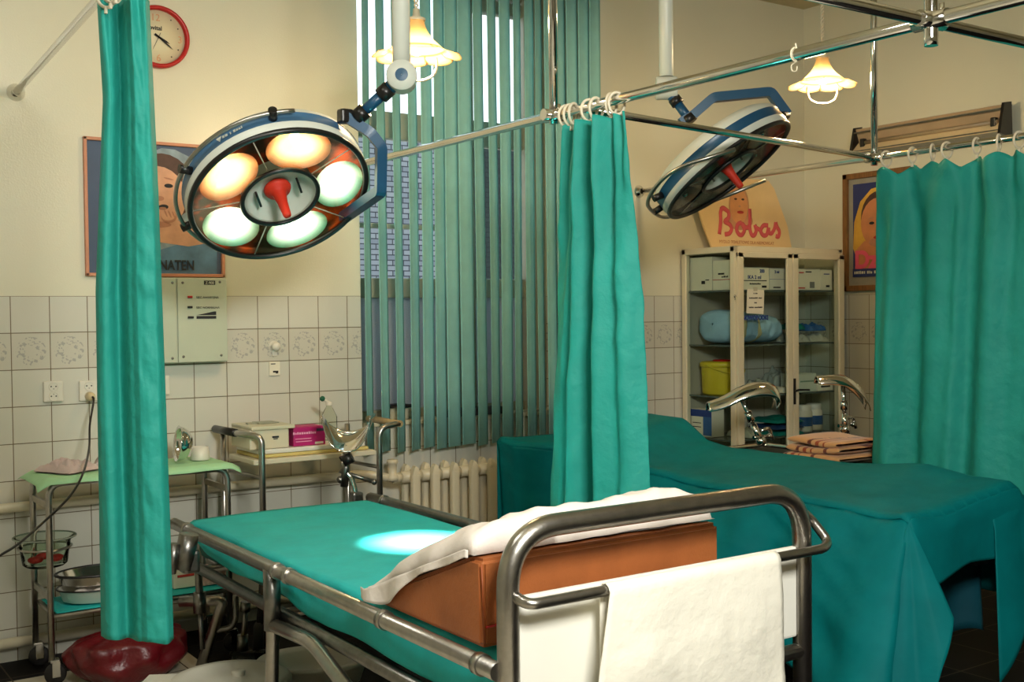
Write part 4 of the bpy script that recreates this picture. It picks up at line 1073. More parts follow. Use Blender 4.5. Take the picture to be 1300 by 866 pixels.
# side rails
for x, y1, ym in ((LXR, FARY-.03, onX(352, 722, LXR).y), (RXR, FARY+.06, 3.4)):
    sr = obj('side_rail', MB().tube([(x, FBY, RZ1), (x, y1, RZ1)], .021, 16), STEEL, bed)
    for yy in ((onX(488, 790, LXR).y, onX(238, 672, LXR).y, 2.10, ym, ym-.09) if x == LXR else (onX(487, 634, RXR).y, 3.1)):
        obj('sleeve', MB().tube([(x, yy-.012, RZ1), (x, yy+.012, RZ1)], .0255, 16), STEEL, sr)
    obj('end_cap', MB().ball((x, y1, RZ1), .022, 12), STEEL, sr)
mt_ = obj('mattress', MB().box(((LXR+RXR)/2-.005, (2.09+FARY)/2-.02, .545), (RXR-LXR-.155, FARY-2.19, .11), bev=.03), mat('dark green mattress', (10, 92, 88), .6, 0, .1, 8), bed)
lw = [onX(250, 718, 1.385), onX(331, 764, 1.385), onX(448, 825, 1.385), onX(560, 893, 1.385)]
lz = sum(p.z for p in lw)/4
obj('lower_rail', MB().tube([(1.385, FARY-.1, lw[0].z-.005), (1.385, 2.06, lw[2].z-.01)], .02, 14), DSTEEL, bed)
obj('lower_rail', MB().tube([(2.2, FARY-.1, lz), (2.2, 2.06, lz)], .02, 14), DSTEEL, bed)
for yy in (FARY-.2, 3.3, 2.3): obj('cross_member', MB().tube([(1.385, yy, lz), (2.2, yy, lz)], .016, 12), DSTEEL, bed)
# near support leg frame: tee socket under the rail with two legs
p0 = onX(345, 735, LXR); p1 = onX(333, 792, LXR-.0)
ty = p0.y
obj('rail_socket', MB().tube([(LXR, ty, RZ1), (LXR, ty, p1.z)], .0265, 16), DSTEEL, bed)
obj('support_leg', MB().tube(fillet([(LXR, ty, p1.z+.02), (LXR, ty, p1.z-.03), (LXR, ty+.035, .03)], .03), .0205, 14), STEEL, bed)
q1 = onX(400, 817, LXR); q2 = onX(450, 880, LXR)
obj('support_leg', MB().tube(fillet([(LXR, ty+.0, p1.z+.015), (LXR, q1.y+.02, q1.z-.0), (LXR, q2.y-.02, q2.z-.02), (LXR, q2.y-.1, .03)], .06), .021, 14), STEEL, bed)
f0 = onZ(255, 846, .02); 
fx0 = V((1.40, f0.y, 0))
tl = f0+V((0, 0, 0)); t_at = (f0-O).dot(fw)
obj('far_leg', MB().tube(fillet([at(228, 764, t_at), at(284, 762, t_at), f0], .03), .021, 14), STEEL, bed)
k = at(313, 768, t_at)
ad = MB().tube([at(313, 766, t_at), at(308, 822, t_at)], .012, 10).tube([at(308, 806, t_at), at(308, 826, t_at)], .022, 12).tube([at(312, 764, t_at), at(311, 776, t_at)], .02, 12)
obj('height_screw', ad, DSTEEL, bed)
obj('crank_arm', MB().tube(fillet([at(300, 756, t_at), at(299, 788, t_at), at(294, 797, t_at), at(268, 802, t_at)], .03), .012, 10), DSTEEL, bed)
ad = MB().tube([at(252, 724, t_at-.1), at(254, 778, t_at-.1)], .015, 10).tube([at(253, 752, t_at-.1), at(254, 778, t_at-.1)], .026, 6).tube([at(254, 778, t_at-.1), at(257, 824, t_at-.1)], .010, 10)
obj('release_rod', ad, DSTEEL, bed)
gp = MB().tube([at(240, 678, 3.95), at(232, 722, 3.95)], .034, 16).tube([at(222, 690, 3.92), at(217, 728, 3.92)], .018, 12).box(at(240, 712, 3.97), (.06, .07, .08), bev=.012)
obj('head_bracket', gp, DSTEEL, bed)
cs = at(328, 800, t_at+.15)
obj('caster', MB().lathe([(.001, -.02), (.06, -.02), (.075, -.01), (.075, .01), (.06, .02), (.001, .02)], (cs.x, cs.y, .076), (.9, -.4, 0), 28).tube([(cs.x, cs.y, .08), (cs.x+.02, cs.y, .3)], .014, 10), RUBBER, bed)
obj('caster', MB().lathe([(.001, -.02), (.06, -.02), (.075, -.01), (.075, .01), (.06, .02), (.001, .02)], (2.18, 4.05, .076), (.9, -.4, 0), 28).tube([(2.18, 4.05, .08), (2.2, 4.05, .5)], .014, 10), RUBBER, bed)
# chrome leg support on the right rail
tS = (V((RXR, 4.30, RZ1))-O).dot(fw)
ls = obj('leg_support', MB().tube(fillet([at(449, 650, tS), at(451, 624, tS), at(446, 606, tS), at(437, 598, tS), at(437, 576, tS)], .02), .0125, 12), CHROME, bed)
obj('clamp', MB().tube([at(431, 598, tS), at(475, 612, tS)], .009, 10).ball(at(475, 612, tS), .013, 10).ball(at(432, 609, tS), .016, 10).tube([at(437, 618, tS), at(440, 575, tS)], .017, 12).box(at(452, 632, tS), (.05, .05, .05), bev=.01).tube([at(452, 630, tS), at(451, 665, tS)], .02, 12), DSTEEL, ls)
obj('clamp', MB().tube([at(436, 586, tS-.02), at(447, 580, tS-.02)], .024, 12).tube([at(432, 583, tS), at(441, 578, tS)], .012, 10), BLACK, ls)
def shell_fn(c, wx, dp_, ht, fwd, side):
    def f(u, v):
        th_ = (u-.5)*2*1.35; c1_ = (1-math.cos(th_))/.78; k_ = .90+.10*v
        return c+side*(math.sin(th_)/.976*wx*k_)+ZU*lerp(.150*c1_**1.2, .078+.074*c1_, v**1.1)+fwd*((v-.5)*.10+.02*math.sin(pi*v))
    return f
cpb = at(442, 572, tS)
sd = V((CR.x, CR.y, 0)).normalized(); fd = V((-sd.y, sd.x, 0))
obj('leg_cup', MB().grid(shell_fn(cpb, .113, .17, .185, fd, sd), 30, 14), CHROME, ls, solid=.004)

# ---- sheet over the mattress
bs = MB()
hem = [onX(x, y, 1.37) for x, y in ((239, 684), (253, 704), (288, 729), (331, 743), (352, 757), (384, 786), (448, 814), (518, 856), (600, 900))]
htab = sorted((p.y, p.z) for p in hem)
SX0, SX1 = LXR+.060, RXR-.06
def sheet(u, v):
    y = lerp(2.10, FARY-.035, v)
    hz = interp(htab, y); a = .24
    if u < a:
        q = u/a; e = 1-q
        x = SX0-.008*math.sin(e*pi*.5)-.006*e+.006*nz((0, y*6, e*3), 1.2)
        z = lerp(hz, .618, min(1, q*1.0)) if q < .92 else .618-.004
        return V((x, y, z))
    if u > 1-.14:
        q = (u-.86)/.14
        return V((SX1+.012*math.sin(q*pi*.5), y, .618-.11*q))
    q = (u-a)/(.86-a); x = lerp(SX0, SX1, q)
    return V((x, y, .622+.004*nz((x*3, y*3, 0), 1.5)+.004*math.sin(q*pi)))
bs.grid(sheet, 60, 60)
obj('bed_sheet', bs, SHEET1, label='turquoise sheet spread over the near bed under the light spot', cat='sheet', solid=.002)

# ---- wedge cushion
ZS = .634
wy = 2.135; wx0, wx1 = onY(612, 800, wy).x, onY(914, 690, wy).x
whL = onY(612, 706, wy).z; whR = onY(914, 668, wy).z; wtop = (whL+whR)/2
tip = onX(472, 772, wx0).y
print('wedge', wx0, wx1, whL, whR, tip)
wd = thing('wedge_cushion', 'tan leatherette wedge cushion at the foot of the near bed', 'cushion', ((wx0+wx1)/2, wy, ZS))
bm = bmesh.new()
prof = [(wy, ZS), (wy, wtop), (wy+.05, wtop), (tip, ZS+.02), (tip, ZS)]
vs = [bm.verts.new((x, y, z)) for x in (wx0, wx1) for y, z in prof]
n5 = len(prof)
bm.faces.new(vs[:n5]); bm.faces.new(vs[n5:][::-1])
for i in range(n5): bm.faces.new([vs[i], vs[(i+1) % n5], vs[n5+(i+1) % n5], vs[n5+i]])
bmesh.ops.recalc_face_normals(bm, faces=bm.faces)
bmesh.ops.bevel(bm, geom=bm.edges[:], offset=.012, segments=3, affect='EDGES')
bm.verts.index_update()
wm = MB().add([v.co.copy() for v in bm.verts], [[v.index for v in f.verts] for f in bm.faces], 0, False); bm.free()
obj('cover', wm, LEATHER, wd)
obj('seam', MB().tube([(wx0+.01, wy+.004, ZS+.01), (wx0+.002, wy+.002, wtop-.012)], .0022, 6), mat('tan seam', (150, 72, 26), .5, 0, .1, 10), wd)
zz_ = onY(625, 795, wy).z
obj('zip', MB().tube([(wx0+.01, wy-.001, zz_), (wx0+.12, wy-.001, zz_+.004)], .003, 6), RIMRED, wd, 'red zip')

# ---- white pillow over the wedge
def pil(u, v, sgn):
    x = lerp(wx0-.008, wx1+.005, u); s = lerp(-.02, 1.02, v)
    L_ = tip-wy
    y = wy+.035+(L_-.0)*s*.98
    base = (wtop+.004) if y < wy+.05 else lerp(wtop+.004, ZS+.022, min(1, (y-wy-.05)/(L_-.05)))
    a, b_ = 2*u-1, 2*v-1
    e = max(0, (1-abs(a)**7)*(1-abs(b_)**(10 if b_ < 0 else 5)))**.42
    hgt = (.088-.034*v+.022*nz((u*2.5, v*2, 2), 1.4, 4)+.010*math.sin(u*9+v*3)*ss(0, .3, v))*e+.012*nz((u*8-v*3, v*5, 2), 1.3, 8)*e+.006*nz((u*16, v*12, 2), 1.3, 8)*e
    lump = .03*math.exp(-((u-.70)/.16)**2-((v-.3)/.2)**2)
    return V((x+.012*nz((v*4, 0, 3), 1.5)*(1-e), y+.014*nz((u*5, 2, 0), 1.5)*(1-e), base+.002+(hgt+lump if sgn > 0 else .0)))
pm = MB().grid(lambda u, v: pil(u, v, 1), 60, 40).grid(lambda u, v: pil(u, v, -1), 60, 40)
pw_ = thing('pillow', 'rumpled white pillow lying on the tan wedge cushion', 'pillow', ((wx0+wx1)/2, wy+.3, wtop))
obj('pillowcase', pm, LINEN, pw_)
# loose edge of the pillow case over the left flank
def flap(u, v):
    p = pil(0.005, lerp(.02, .99, u), -1)
    dr = (.006+.03*ss(.2, .9, u))*(1+.5*math.sin(u*11))
    return V((p.x-.012-.003*math.sin(u*23)*v, p.y, p.z+.012-(dr+.012)*v))
obj('case_hem', MB().grid(flap, 40, 6), LINEN, pw_, solid=.002)

# ---- towel over the bar
tx0, tx1 = onY(768, 757, bY).x, onY(984, 706, bY).x
def towel(u, v):
    x = lerp(tx0, tx1, u)
    zc_ = lerp(zb_, zb2, (x-PLx)/(PRx-PLx))
    r = .0165
    Lf, Lb = .50, .30
    s = v*(Lf+Lb+pi*r)
    if s < Lf:
        d = Lf-s; w_ = (.004*math.sin(u*9+d*2)+.007*nz((u*5, d*7, 1), 1.2)+.003*nz((u*14-d*9, d*20, 1), 1.2))*min(1, d*7)
        xx = x+.03*(u-.5)*d-.20*d*max(0, 1-u/.22)
        return V((xx, bY-r-.008*min(1, d*6)-w_-.002, zc_-d))
    if s < Lf+pi*r:
        a = (s-Lf)/r; return V((x, bY-r*math.cos(a), zc_+r*math.sin(a)))
    d = s-Lf-pi*r
    return V((x, min(bY+r+.002, FBY-.014), zc_-d))
obj('towel', MB().grid(towel, 40, 70), TOWEL, label='white towel hanging over the bar of the white footboard', cat='towel', solid=.003)

# ================================================================== DRAPED BED
BX0, BX1, BYN = 3.205, 3.86, 2.36
bz = .70
db = thing('examination_table', 'examination table hidden under the dark teal drape', 'table', (3.5, 3.3, 0))
obj('table_top', MB().box((3.535, 3.47, bz-.075), (.60, 1.68, .09), bev=.02), mat('dark vinyl', (26, 40, 44), .5, 0, .1, 8), db)
obj('headrest', MB().box((3.55, 4.10, bz+.0), (.56, .38, .06), R=Matrix.Rotation(.28, 3, 'X'), bev=.02), mat('dark vinyl', (26, 40, 44)), db)
for x in (3.30, 3.78):
    for y in (2.72, 4.15): obj('leg', MB().tube([(x, y, 0), (x, y, bz-.11)], .022, 12), DSTEEL, db)
obj('control_housing', MB().box((3.70, 2.425, bz-.20), (.10, .05, .07), bev=.01), mat('dark grey plastic', (52, 60, 66), .4, 0, .1, 10), db)
obj('frame_bar', MB().tube([(3.30, 2.72, .12), (3.30, 4.15, .12)], .02, 10).tube([(3.78, 2.72, .12), (3.78, 4.15, .12)], .02, 10), DSTEEL, db)
rt_tab = sorted((onX(x, y, BX1-.02).y, onX(x, y, BX1-.02).z) for x, y in ((868, 529), (898, 556), (932, 568), (985, 576), (1085, 588), (1180, 590), (1235, 604)))
print('right edge', [(round(a, 2), round(b_, 2)) for a, b_ in rt_tab])
def topz(x, y):
    r = (x-BX0)/(BX1-BX0)
    zr = interp(rt_tab, y)
    zl = bz+.012+.10*ss(3.75, 4.2, y)
    z = lerp(zl, zr, ss(.25, 1, r))
    z += .016*math.sin((y-BYN)*13+x*5)*ss(.55, .05, y-BYN)*ss(.45, .0, x-BX0)
    return z+.012*nz((x*3, y*2.2, 0), 1.0)+.004*nz((x*7-y*3, y*6, 5), 1.0)
YF = 4.36
dm = MB()
def left_edge(y): return BX0-.31*ss(3.95, 4.25, y)
def dtop(u, v):
    y = lerp(BYN, YF, v); x = lerp(left_edge(y), BX1, u)
    z = topz(max(x, BX0), y)
    rr = .03                                     # rounded long edges
    d0, d1 = x-left_edge(y), BX1-x
    for d in (d0, d1, y-BYN):
        if d < rr: z -= .02*(1-d/rr)**2
    z += .010*math.exp(-((d0-.02)/.06)**2)*math.sin(y*9)
    return V((x, y, z))
dm.grid(dtop, 50, 70)
hemL = [(2.2, .05), (2.45, -.0), (2.75, .02), (2.95, .16), (3.3, .22), (4.4, .3)]
def dleft(u, v):
    y = lerp(BYN, YF, u); p = dtop(0, u); ll = left_edge(y)
    zh = interp([(2.36, .10), (2.55, .11), (2.75, .20), (2.95, .26), (3.3, .30), (4.0, .33), (4.36, .34)], y)
    q = v
    fl = .30*q**.8
    fold = (.085*math.sin(y*10+.8*q+.6)+.045*math.sin(y*21+1-.6*q))*q**.7+.03*nz((y*3, q*2, 1), 1.4)*q+.010*nz((y*9, q*6, 3), 1.0)-.022*abs(nz((y*5+q*3, q*2-y*1.5, 9), 1.1))
    near = ss(2.75, 2.36, y)
    wing = ss(3.75, 4.2, y); fl *= 1-1.15*wing
    return V((ll-fl*(.75+.25*near)-fold*(.8-.5*wing), y-.14*q*near, lerp(p.z, zh, q)))
dm.grid(dleft, 110, 40)
def dright(u, v):
    y = lerp(BYN, YF, u); p = dtop(1, u); q = v
    return V((BX1+.03*q+.02*math.sin(y*12)*q, y, lerp(p.z, .33, q)))
dm.grid(dright, 80, 16)
def dend(u, v):
    p = dtop(u, 0); q = v
    zh = interp([(0, .44), (.12, .465), (.5, .505), (1, .50)], u)
    bulge = .02*math.sin(u*7+1)*q
    return V((p.x+.03*(u-.5)*q, BYN-.012*math.sin(min(1, q*4)*pi/2)-bulge-.02*q, lerp(p.z, zh, q)))
dm.grid(dend, 40, 20)
# corner cone folds at the near end
def cone(u, v, side):
    p = dtop(0 if side < 0 else 1, 0); q = v
    if side < 0:
        a = lerp(math.radians(178), math.radians(290), u); r = (.21-.06*u)*q**.85
        zh = interp([(0, .09), (.45, -.0+.06), (.7, .26), (1, .40)], u)
        x0_, y0_ = p.x-.06*q, BYN-.05*q
    return V((x0_+r*math.cos(a), y0_+r*math.sin(a)*(.9 if side < 0 else .8), lerp(p.z, zh, q)))
dm.grid(lambda u, v: cone(u, v, -1), 24, 24)
fx1 = onY(1266, 712, BYN-.03).x
def cflap(u, v):
    x = lerp(lerp(fx1+.0, fx1-.05, v), BX1+.04+.10*v, u)
    zh = interp([(0, .08), (.10, .12), (.3, .22), (.5, .33), (1, .48)], u)
    zt0 = dtop(min(1, (x-BX0)/(BX1-BX0)), 0).z-.012
    return V((x, BYN-.016*min(1, v*6)-.055*v-.02*math.sin(u*6)*v, lerp(zt0, zh, v)))
dm.grid(cflap, 24, 24)
def dfar(u, v):
    p = dtop(u, 1); return V((p.x, YF+.02*math.sin(u*9)*v, lerp(p.z, .3, v)))
dm.grid(dfar, 40, 14)
obj('bed_drape', dm, DRAPE, label='dark teal drape covering the far examination table, hanging in folds', cat='drape', solid=.002)
# inner cloth under the near end
def inner(u, v):
    x = lerp(BX0+.15, BX1-.04, u)
    return V((x, BYN+.16+.035*math.sin(u*11)*(.3+.7*v), lerp(bz-.14, .15+.05*math.cos(u*7), v)))
obj('under_drape', MB().grid(inner, 40, 12), cloth('navy teal cloth', (6, 70, 84), .2, 26), label='darker blue cloth hanging beneath the end of the draped table', cat='cloth', solid=.002)

# ================================================================== THIRD COUCH with leg supports
T3X, T3Z = 4.085, .675
ch = thing('gynecology_couch', 'low steel couch with chrome leg supports in front of the cabinet', 'couch', (4.32, 3.9, 0))
obj('frame_rail', MB().tube(fillet([(T3X, 3.42, T3Z), (T3X, 4.22, T3Z), (4.52, 4.22, T3Z), (4.52, 3.42, T3Z)], .04), .014, 12), CHROME, ch)
obj('couch_pad', MB().box((4.3, 3.82, T3Z-.03), (.40, .76, .05), bev=.015), mat('dark couch vinyl', (34, 40, 40), .5, 0, .1, 8), ch)
for x in (T3X, 4.52):
    for y in (3.5, 4.2): obj('leg', MB().tube([(x, y, 0), (x, y, T3Z)], .014, 10), STEEL, ch)
def crutch(base, top, tt, name_pts, wdt):
    st = obj('leg_support', MB().tube([base, lerp(base, top, .35)], .016, 12).tube([lerp(base, top, .3), top], .011, 12).tube([lerp(base, top, .42), lerp(base, top, .62)], .019, 12), CHROME, ch)
    obj('clamp', MB().ball(base, .026, 12).tube([base+V((-.05, 0, .02)), base+V((.06, 0, .02))], .009, 10).ball(base+V((.06, 0, .02)), .014, 10).tube(fillet([base+V((.0, 0, .05)), base+V((.06, 0, .06)), base+V((.08, 0, -.0))], .02), .009, 8), CHROME, st)
    c = [at(x, y, tt) for x, y in name_pts]
    cp = spl(c, 6); dn = (at(700, 0, tt)-at(700, 10, tt)).normalized()
    dpv = V((fw.x, fw.y, 0)).normalized()
    def f(u, v):
        i = min(len(cp)-1, int(u*(len(cp)-1))); a = (v-.5)*3.0; k_ = .35+.65*math.sin(pi*min(1, max(.0, .10+u*.80)))**.6
        return cp[i]+dpv*(math.sin(a)*wdt*k_)-ZU*((1-math.cos(a))*wdt*.95*k_)
    obj('leg_cup', MB().grid(f, len(cp)-1, 16), CHROME, st, solid=.004)
    return st
b1 = onX(966, 560, T3X+.02); t1_ = (b1-O).dot(fw)
s1 = crutch(b1, at(938, 500, t1_), t1_, [(898, 511), (918, 503), (940, 491), (962, 485), (979, 487), (987, 496), (983, 508)], .072)
obj('pad_button', MB().lathe([(.001, .006), (.014, .004), (.016, 0)], at(966, 496, t1_-.055), -ray(966, 496).normalized(), 16), BLACK, s1)
b2 = onX(1073, 545, 4.5); t2_ = (b2-O).dot(fw)
crutch(b2, at(1070, 486, t2_), t2_, [(1036, 478), (1054, 476), (1072, 477), (1088, 487), (1098, 500), (1102, 512)], .06)
# folded blanket
BLK = nt('striped blanket')
def blanket_mat():
    m, n, l, b = BLK
    g = n.new('ShaderNodeAttribute'); g.attribute_name = 'stripe'
    r = n.new('ShaderNodeValToRGB'); r.color_ramp.interpolation = 'CONSTANT'
    e = r.color_ramp.elements; e[0].position = 0; e[0].color = srgb((206, 152, 98)); e[1].position = .44; e[1].color = srgb((104, 40, 16))
    for p, c in ((.50, (206, 152, 98)), (.70, (150, 62, 20)), (.73, (206, 152, 98)), (.8, (150, 62, 20)), (.86, (206, 152, 98)), (.93, (96, 36, 14))):
        k = e.new(p); k.color = srgb(c)
    l.new(g.outputs['Fac'], r.inputs[0]); l.new(r.outputs[0], b.inputs['Base Color']); b.inputs['Roughness'].default_value = .9
    b.inputs['Sheen Weight'].default_value = .3
    return m
BLKM = blanket_mat()
bkt = thing('folded_blanket', 'folded tan blanket with brown stripes on the low couch', 'blanket', (4.32, 3.62, T3Z))
bl0, bl1 = 4.12, 4.46; by0, by1 = 3.40, 3.735
for k in range(3):
    h_ = .036; z0 = T3Z+.012+k*h_*.95
    mb = MB(); vals = []
    NU, NVv = 30, 28
    def f(u, v, k=k, z0=z0):
        a = 2*pi*v; y = lerp(by0+.01*k, by1-.012*k, u)
        cxx = math.copysign(abs(math.cos(a))**.35, math.cos(a)); czz = math.copysign(abs(math.sin(a))**.6, math.sin(a))
        e = (1-abs(2*u-1)**10)**.5 if abs(2*u-1) < 1 else 0
        return V(((bl0+bl1)/2+(bl1-bl0)/2*cxx*(1-.02*k), y+.006*math.sin(v*20+k*2), z0+h_/2+h_/2*czz*(.25+.75*e)+.006*math.sin(u*5+k*1.7)*(1 if k else .4)))
    mb.grid(f, NU, NVv)
    o_ = obj('fold', mb, BLKM, bkt)
    at_ = o_.data.attributes.new('stripe', 'FLOAT', 'POINT')
    for v_ in o_.data.vertices:
        w_ = v_.co+ROOT[bkt.name]; at_.data[v_.index].value = ((w_.y-by0)/(by1-by0)+.21*k+.9*(w_.x-bl0)) % 1

# ================================================================== TROLLEY WITH MINT COVER
tx_0, tx_1, ty0, ty1, tz = .965, 1.665, 4.52, 4.80, .765
tr = thing('instrument_trolley', 'steel two-tier instrument trolley with a mint cover by the left wall tiles', 'trolley', ((tx_0+tx_1)/2, (ty0+ty1)/2, 0))
for y in (ty0, ty1):
    obj('leg_frame', MB().tube(fillet([(tx_0, y, .09), (tx_0, y, tz), (tx_1, y, tz), (tx_1, y, .09)], .06, 8), .0125, 12), STEEL, tr)
for x in (tx_0, tx_1):
    obj('side_bar', MB().box((x, (ty0+ty1)/2, tz-.085), (.012, ty1-ty0, .024)), STEEL, tr)
    obj('side_bar', MB().box((x, (ty0+ty1)/2, .33), (.012, ty1-ty0, .024)), STEEL, tr)
    for y in (ty0, ty1):
        cst = obj('caster', MB().lathe([(.001, -.012), (.03, -.012), (.04, -.006), (.04, .006), (.03, .012), (.001, .012)], (x+.012, y, .0405), (.25, 1, 0), 24), RUBBER, tr)
        obj('fork', MB().box((x+.012, y-.016, .06), (.03, .004, .06), bev=.002).box((x+.012, y+.016, .06), (.03, .004, .06), bev=.002).box((x+.008, y, .092), (.036, .036, .012), bev=.003), CHROME, cst)
obj('tray_top', MB().box(((tx_0+tx_1)/2, (ty0+ty1)/2, tz+.012), (tx_1-tx_0-.02, ty1-ty0+.0, .012), bev=.004), STEEL, tr)
LSZ = onY(62, 784, ty0).z
obj('shelf', MB().box(((tx_0+tx_1)/2, (ty0+ty1)/2, LSZ), (tx_1-tx_0-.014, ty1-ty0, .012), bev=.004).tube([(tx_0, ty0, LSZ), (tx_1, ty0, LSZ)], .009, 8).tube([(tx_0, ty1, LSZ), (tx_1, ty1, LSZ)], .009, 8), STEEL, tr)
def cover(u, v):
    x = lerp(tx_0-.045, tx_1+.05, u); y = lerp(ty0-.03, ty1+.05, v); z = tz+.0215
    for d in (x-(tx_0-.0), (tx_1+.01)-x):
        if d < 0: z += d*.55
    if y < ty0-.005: z -= (ty0-.005-y)*.9
    if y > ty1+.005: z -= (y-ty1-.005)*.3
    return V((x, y, z+.003*nz((x*9, y*9, 0), 1)))
obj('trolley_cover', MB().grid(cover, 50, 24), MINT, label='pale mint cloth spread over the top of the steel trolley', cat='cloth', solid=.002)
def cover2(u, v):
    x = lerp(tx_0+.02, tx_1-.02, u); y = lerp(ty0-.006, ty1-.02, v); z = LSZ+.0115
    return V((x, y, z+.003*abs(nz((x*9, y*9, 0), 1))))
obj('shelf_cloth', MB().grid(cover2, 40, 18), SHEET1, label='turquoise cloth on the lower shelf of the steel trolley', cat='cloth', solid=.002)
tzt = tz+.026
# crumpled paper packs
def crumple(c, sx, sy, h, seed, label, rz):
    def f(u, v):
        a, b_ = 2*u-1, 2*v-1; e = max(0, 1-max(abs(a), abs(b_))**3)
        n_ = noise.noise(V((u*4+seed, v*4, seed)))*.9+noise.noise(V((u*9, v*9+seed, 2)))*.4
        p = Matrix.Rotation(rz, 3, 'Z') @ V((a*sx/2*(1+.15*noise.noise(V((v*3, seed, 0)))), b_*sy/2*(1+.2*noise.noise(V((u*3, seed, 4)))), 0))
        return V(c)+p+V((0, 0, .004+e*(h*.6+abs(n_)*h*.7)))
    t = thing('paper_pack', label, 'paper pack', c, 'crumpled packs on the mint cover')
    mb = MB().grid(f, 26, 22, smooth=False).grid(lambda u, v: V((f(u, v).x, f(u, v).y, c[2]+.001)), 10, 10)
    obj('wrapper', mb, PINKP, t); return t
crumple((1.07, 4.66, tzt), .17, .19, .05, 3.3, 'crumpled pale pink paper pack at the left of the mint cover', .5)
crumple((1.245, 4.72, tzt), .12, .14, .055, 8.1, 'second crumpled pink pack, beside the curtain', -.3)
# chrome bowl lying on its side and white roll
tb_ = (V((1.50, 4.62, 0))-O).dot(fw)
c = V((onY(226, 578, 4.62).x, 4.62, tzt+.068))
bw = thing('steel_bowl', 'shiny steel bowl tipped on its side on the mint cover', 'bowl', (c.x, c.y, tzt))
ax = V((-.95, .1, .12)).normalized()
obj('bowl_shell', MB().lathe([(.072*math.sin(a), -.06*math.cos(a)) for a in [pi*.5*k/10+.001 for k in range(11)]]+[(.076, .002), (.07, .002), (.064, -.008)], c+V((0, 0, .010)), ax, 36), CHROME, bw)
c = V((onY(250, 573, 4.70).x, 4.66, tzt))
rl = thing('gauze_cup', 'small white cup beside the steel bowl on the mint cover', 'cup', c)
obj('cup_body', MB().lathe([(.001, 0), (.038, 0), (.04, .004), (.034, .055), (.031, .055), (.034, .01), (.001, .008)], c, seg=24), PLAST, rl)
# glass bowl held in a ring at the trolley's left end
gbt = 4.66/ray(57, 700).y
gc = at(57, 700, gbt); gr = 37.5*gbt/F
obj('bowl_ring', MB().tube([gc+V((gr*.86*math.cos(2*pi*k/36), gr*.86*math.sin(2*pi*k/36), .018)) for k in range(36)], .004, 8, closed=True).tube([(tx_0, ty0, gc.z+.018), (gc.x+gr*.6, gc.y-gr*.6, gc.z+.018)], .005, 8).tube([(tx_0, ty1, gc.z+.018), (gc.x+gr*.55, gc.y+gr*.65, gc.z+.018)], .005, 8), STEEL, tr)
gb = thing('glass_bowl', 'clear glass bowl with red swabs in a ring on the steel trolley', 'bowl', gc)
hB = .13
GB2 = glass('bowl glass', (240, 246, 240), .08)
obj('bowl_shell', MB().lathe([(.001, -.055), (gr*.62, -.055), (gr*.72, -.045), (gr*.80, .02), (gr*.84, .045), (gr*1.0, .055), (gr*1.01, .06), (gr*.98, .062), (gr*.83, .05), (gr*.77, .02), (gr*.69, -.04), (.001, -.048)], gc, seg=48), GB2, gb)
obj('rim', MB().tube([gc+V((gr*math.cos(2*pi*k/48), gr*math.sin(2*pi*k/48), .058)) for k in range(48)], .003, 8, closed=True), mat('thick glass edge', (140, 150, 136), .15, 0, .05, 10), gb)
for k, (dx, dy, s_) in enumerate(((-.04, -.022, .025), (.036, -.026, .026), (.002, .038, .024))):
    q = gc+V((dx, dy, -.039))
    w_ = obj('swab', MB().ball(q+V((0, 0, s_*.55)), s_, 14, sc=(1.2, 1, .55)), mat('red swab', (170, 30, 26), .6, 0, .3, 20), label='red soaked swab', cat='swab', group='red swabs in the glass bowl')
    for v_ in w_.data.vertices: pass
    w_['label'] = ('red swab at the left in the glass bowl', 'red swab at the right in the glass bowl', 'red swab at the back of the glass bowl')[k]
q = gc+V((-.025, .0, -.02))
obj('steel_tweezers', MB().tube(spl([gc+V((-.04, .03, -.03)), gc+V((-.035, .02, .02)), gc+V((-.03, .01, .075)), gc+V((-.02, .0, .085))], 4), .005, 8).tube([gc+V((-.046, .026, -.03)), gc+V((-.028, .012, .075))], .004, 8), CHROME, label='steel tweezers standing in the glass bowl', cat='tweezers')
# kidney dish and tray on lower shelf
kz = LSZ+.0175
def dish(c, rx, ry, h, mt, name, label, cat, inner=None):
    t = thing(name, label, cat, c)
    m_ = MB().lathe([(.001, 0), (rx*.8, 0), (rx*.9, .006), (rx, h), (rx*1.04, h+.002), (rx*1.04, h+.005), (rx*.97, h+.004), (rx*.85, .01), (.001, .006)], c, seg=40, sy=ry/rx, ref=(1, 0, 0))
    obj('shell', m_, mt, t); return t
ENA = mat('white enamel dish', (214, 212, 200), .25, 0, .05, 8)
d1 = V((1.19, 4.64, kz)); dish(d1, .17, .11, .05, ENA, 'enamel_tray', 'white enamel tray of cotton on the lower trolley shelf', 'tray')
rmm = obj('rim', MB().tube([d1+V((.177*math.cos(2*pi*k/40), .1145*math.sin(2*pi*k/40), .054)) for k in range(40)], .0035, 8, closed=True), BLACK, bpy.data.objects['enamel_tray'])
for k, (dx, dy) in enumerate(((-.09, -.015), (-.028, -.047), (.036, -.045), (-.05, .03), (.09, .002), (.02, .022))):
    q = d1+V((dx, dy, .010)); r = .0255
    obj('cotton_ball', MB().ball(q+V((0, 0, r*.8)), r, 14, sc=(1.15, 1, .8)), LINEN, label='white cotton ball in the white enamel tray', cat='cotton ball', group='cotton balls in the enamel tray')
d2 = d1+V((-.005, .02, .062))
d2t = dish(d2, .165, .10, .04, CHROME, 'steel_tray', 'black-rimmed oval steel tray resting on the enamel tray', 'tray')
obj('rim', MB().tube([d2+V((.172*math.cos(2*pi*k/40), .1045*math.sin(2*pi*k/40), .044)) for k in range(40)], .0055, 8, closed=True), BLACK, d2t)
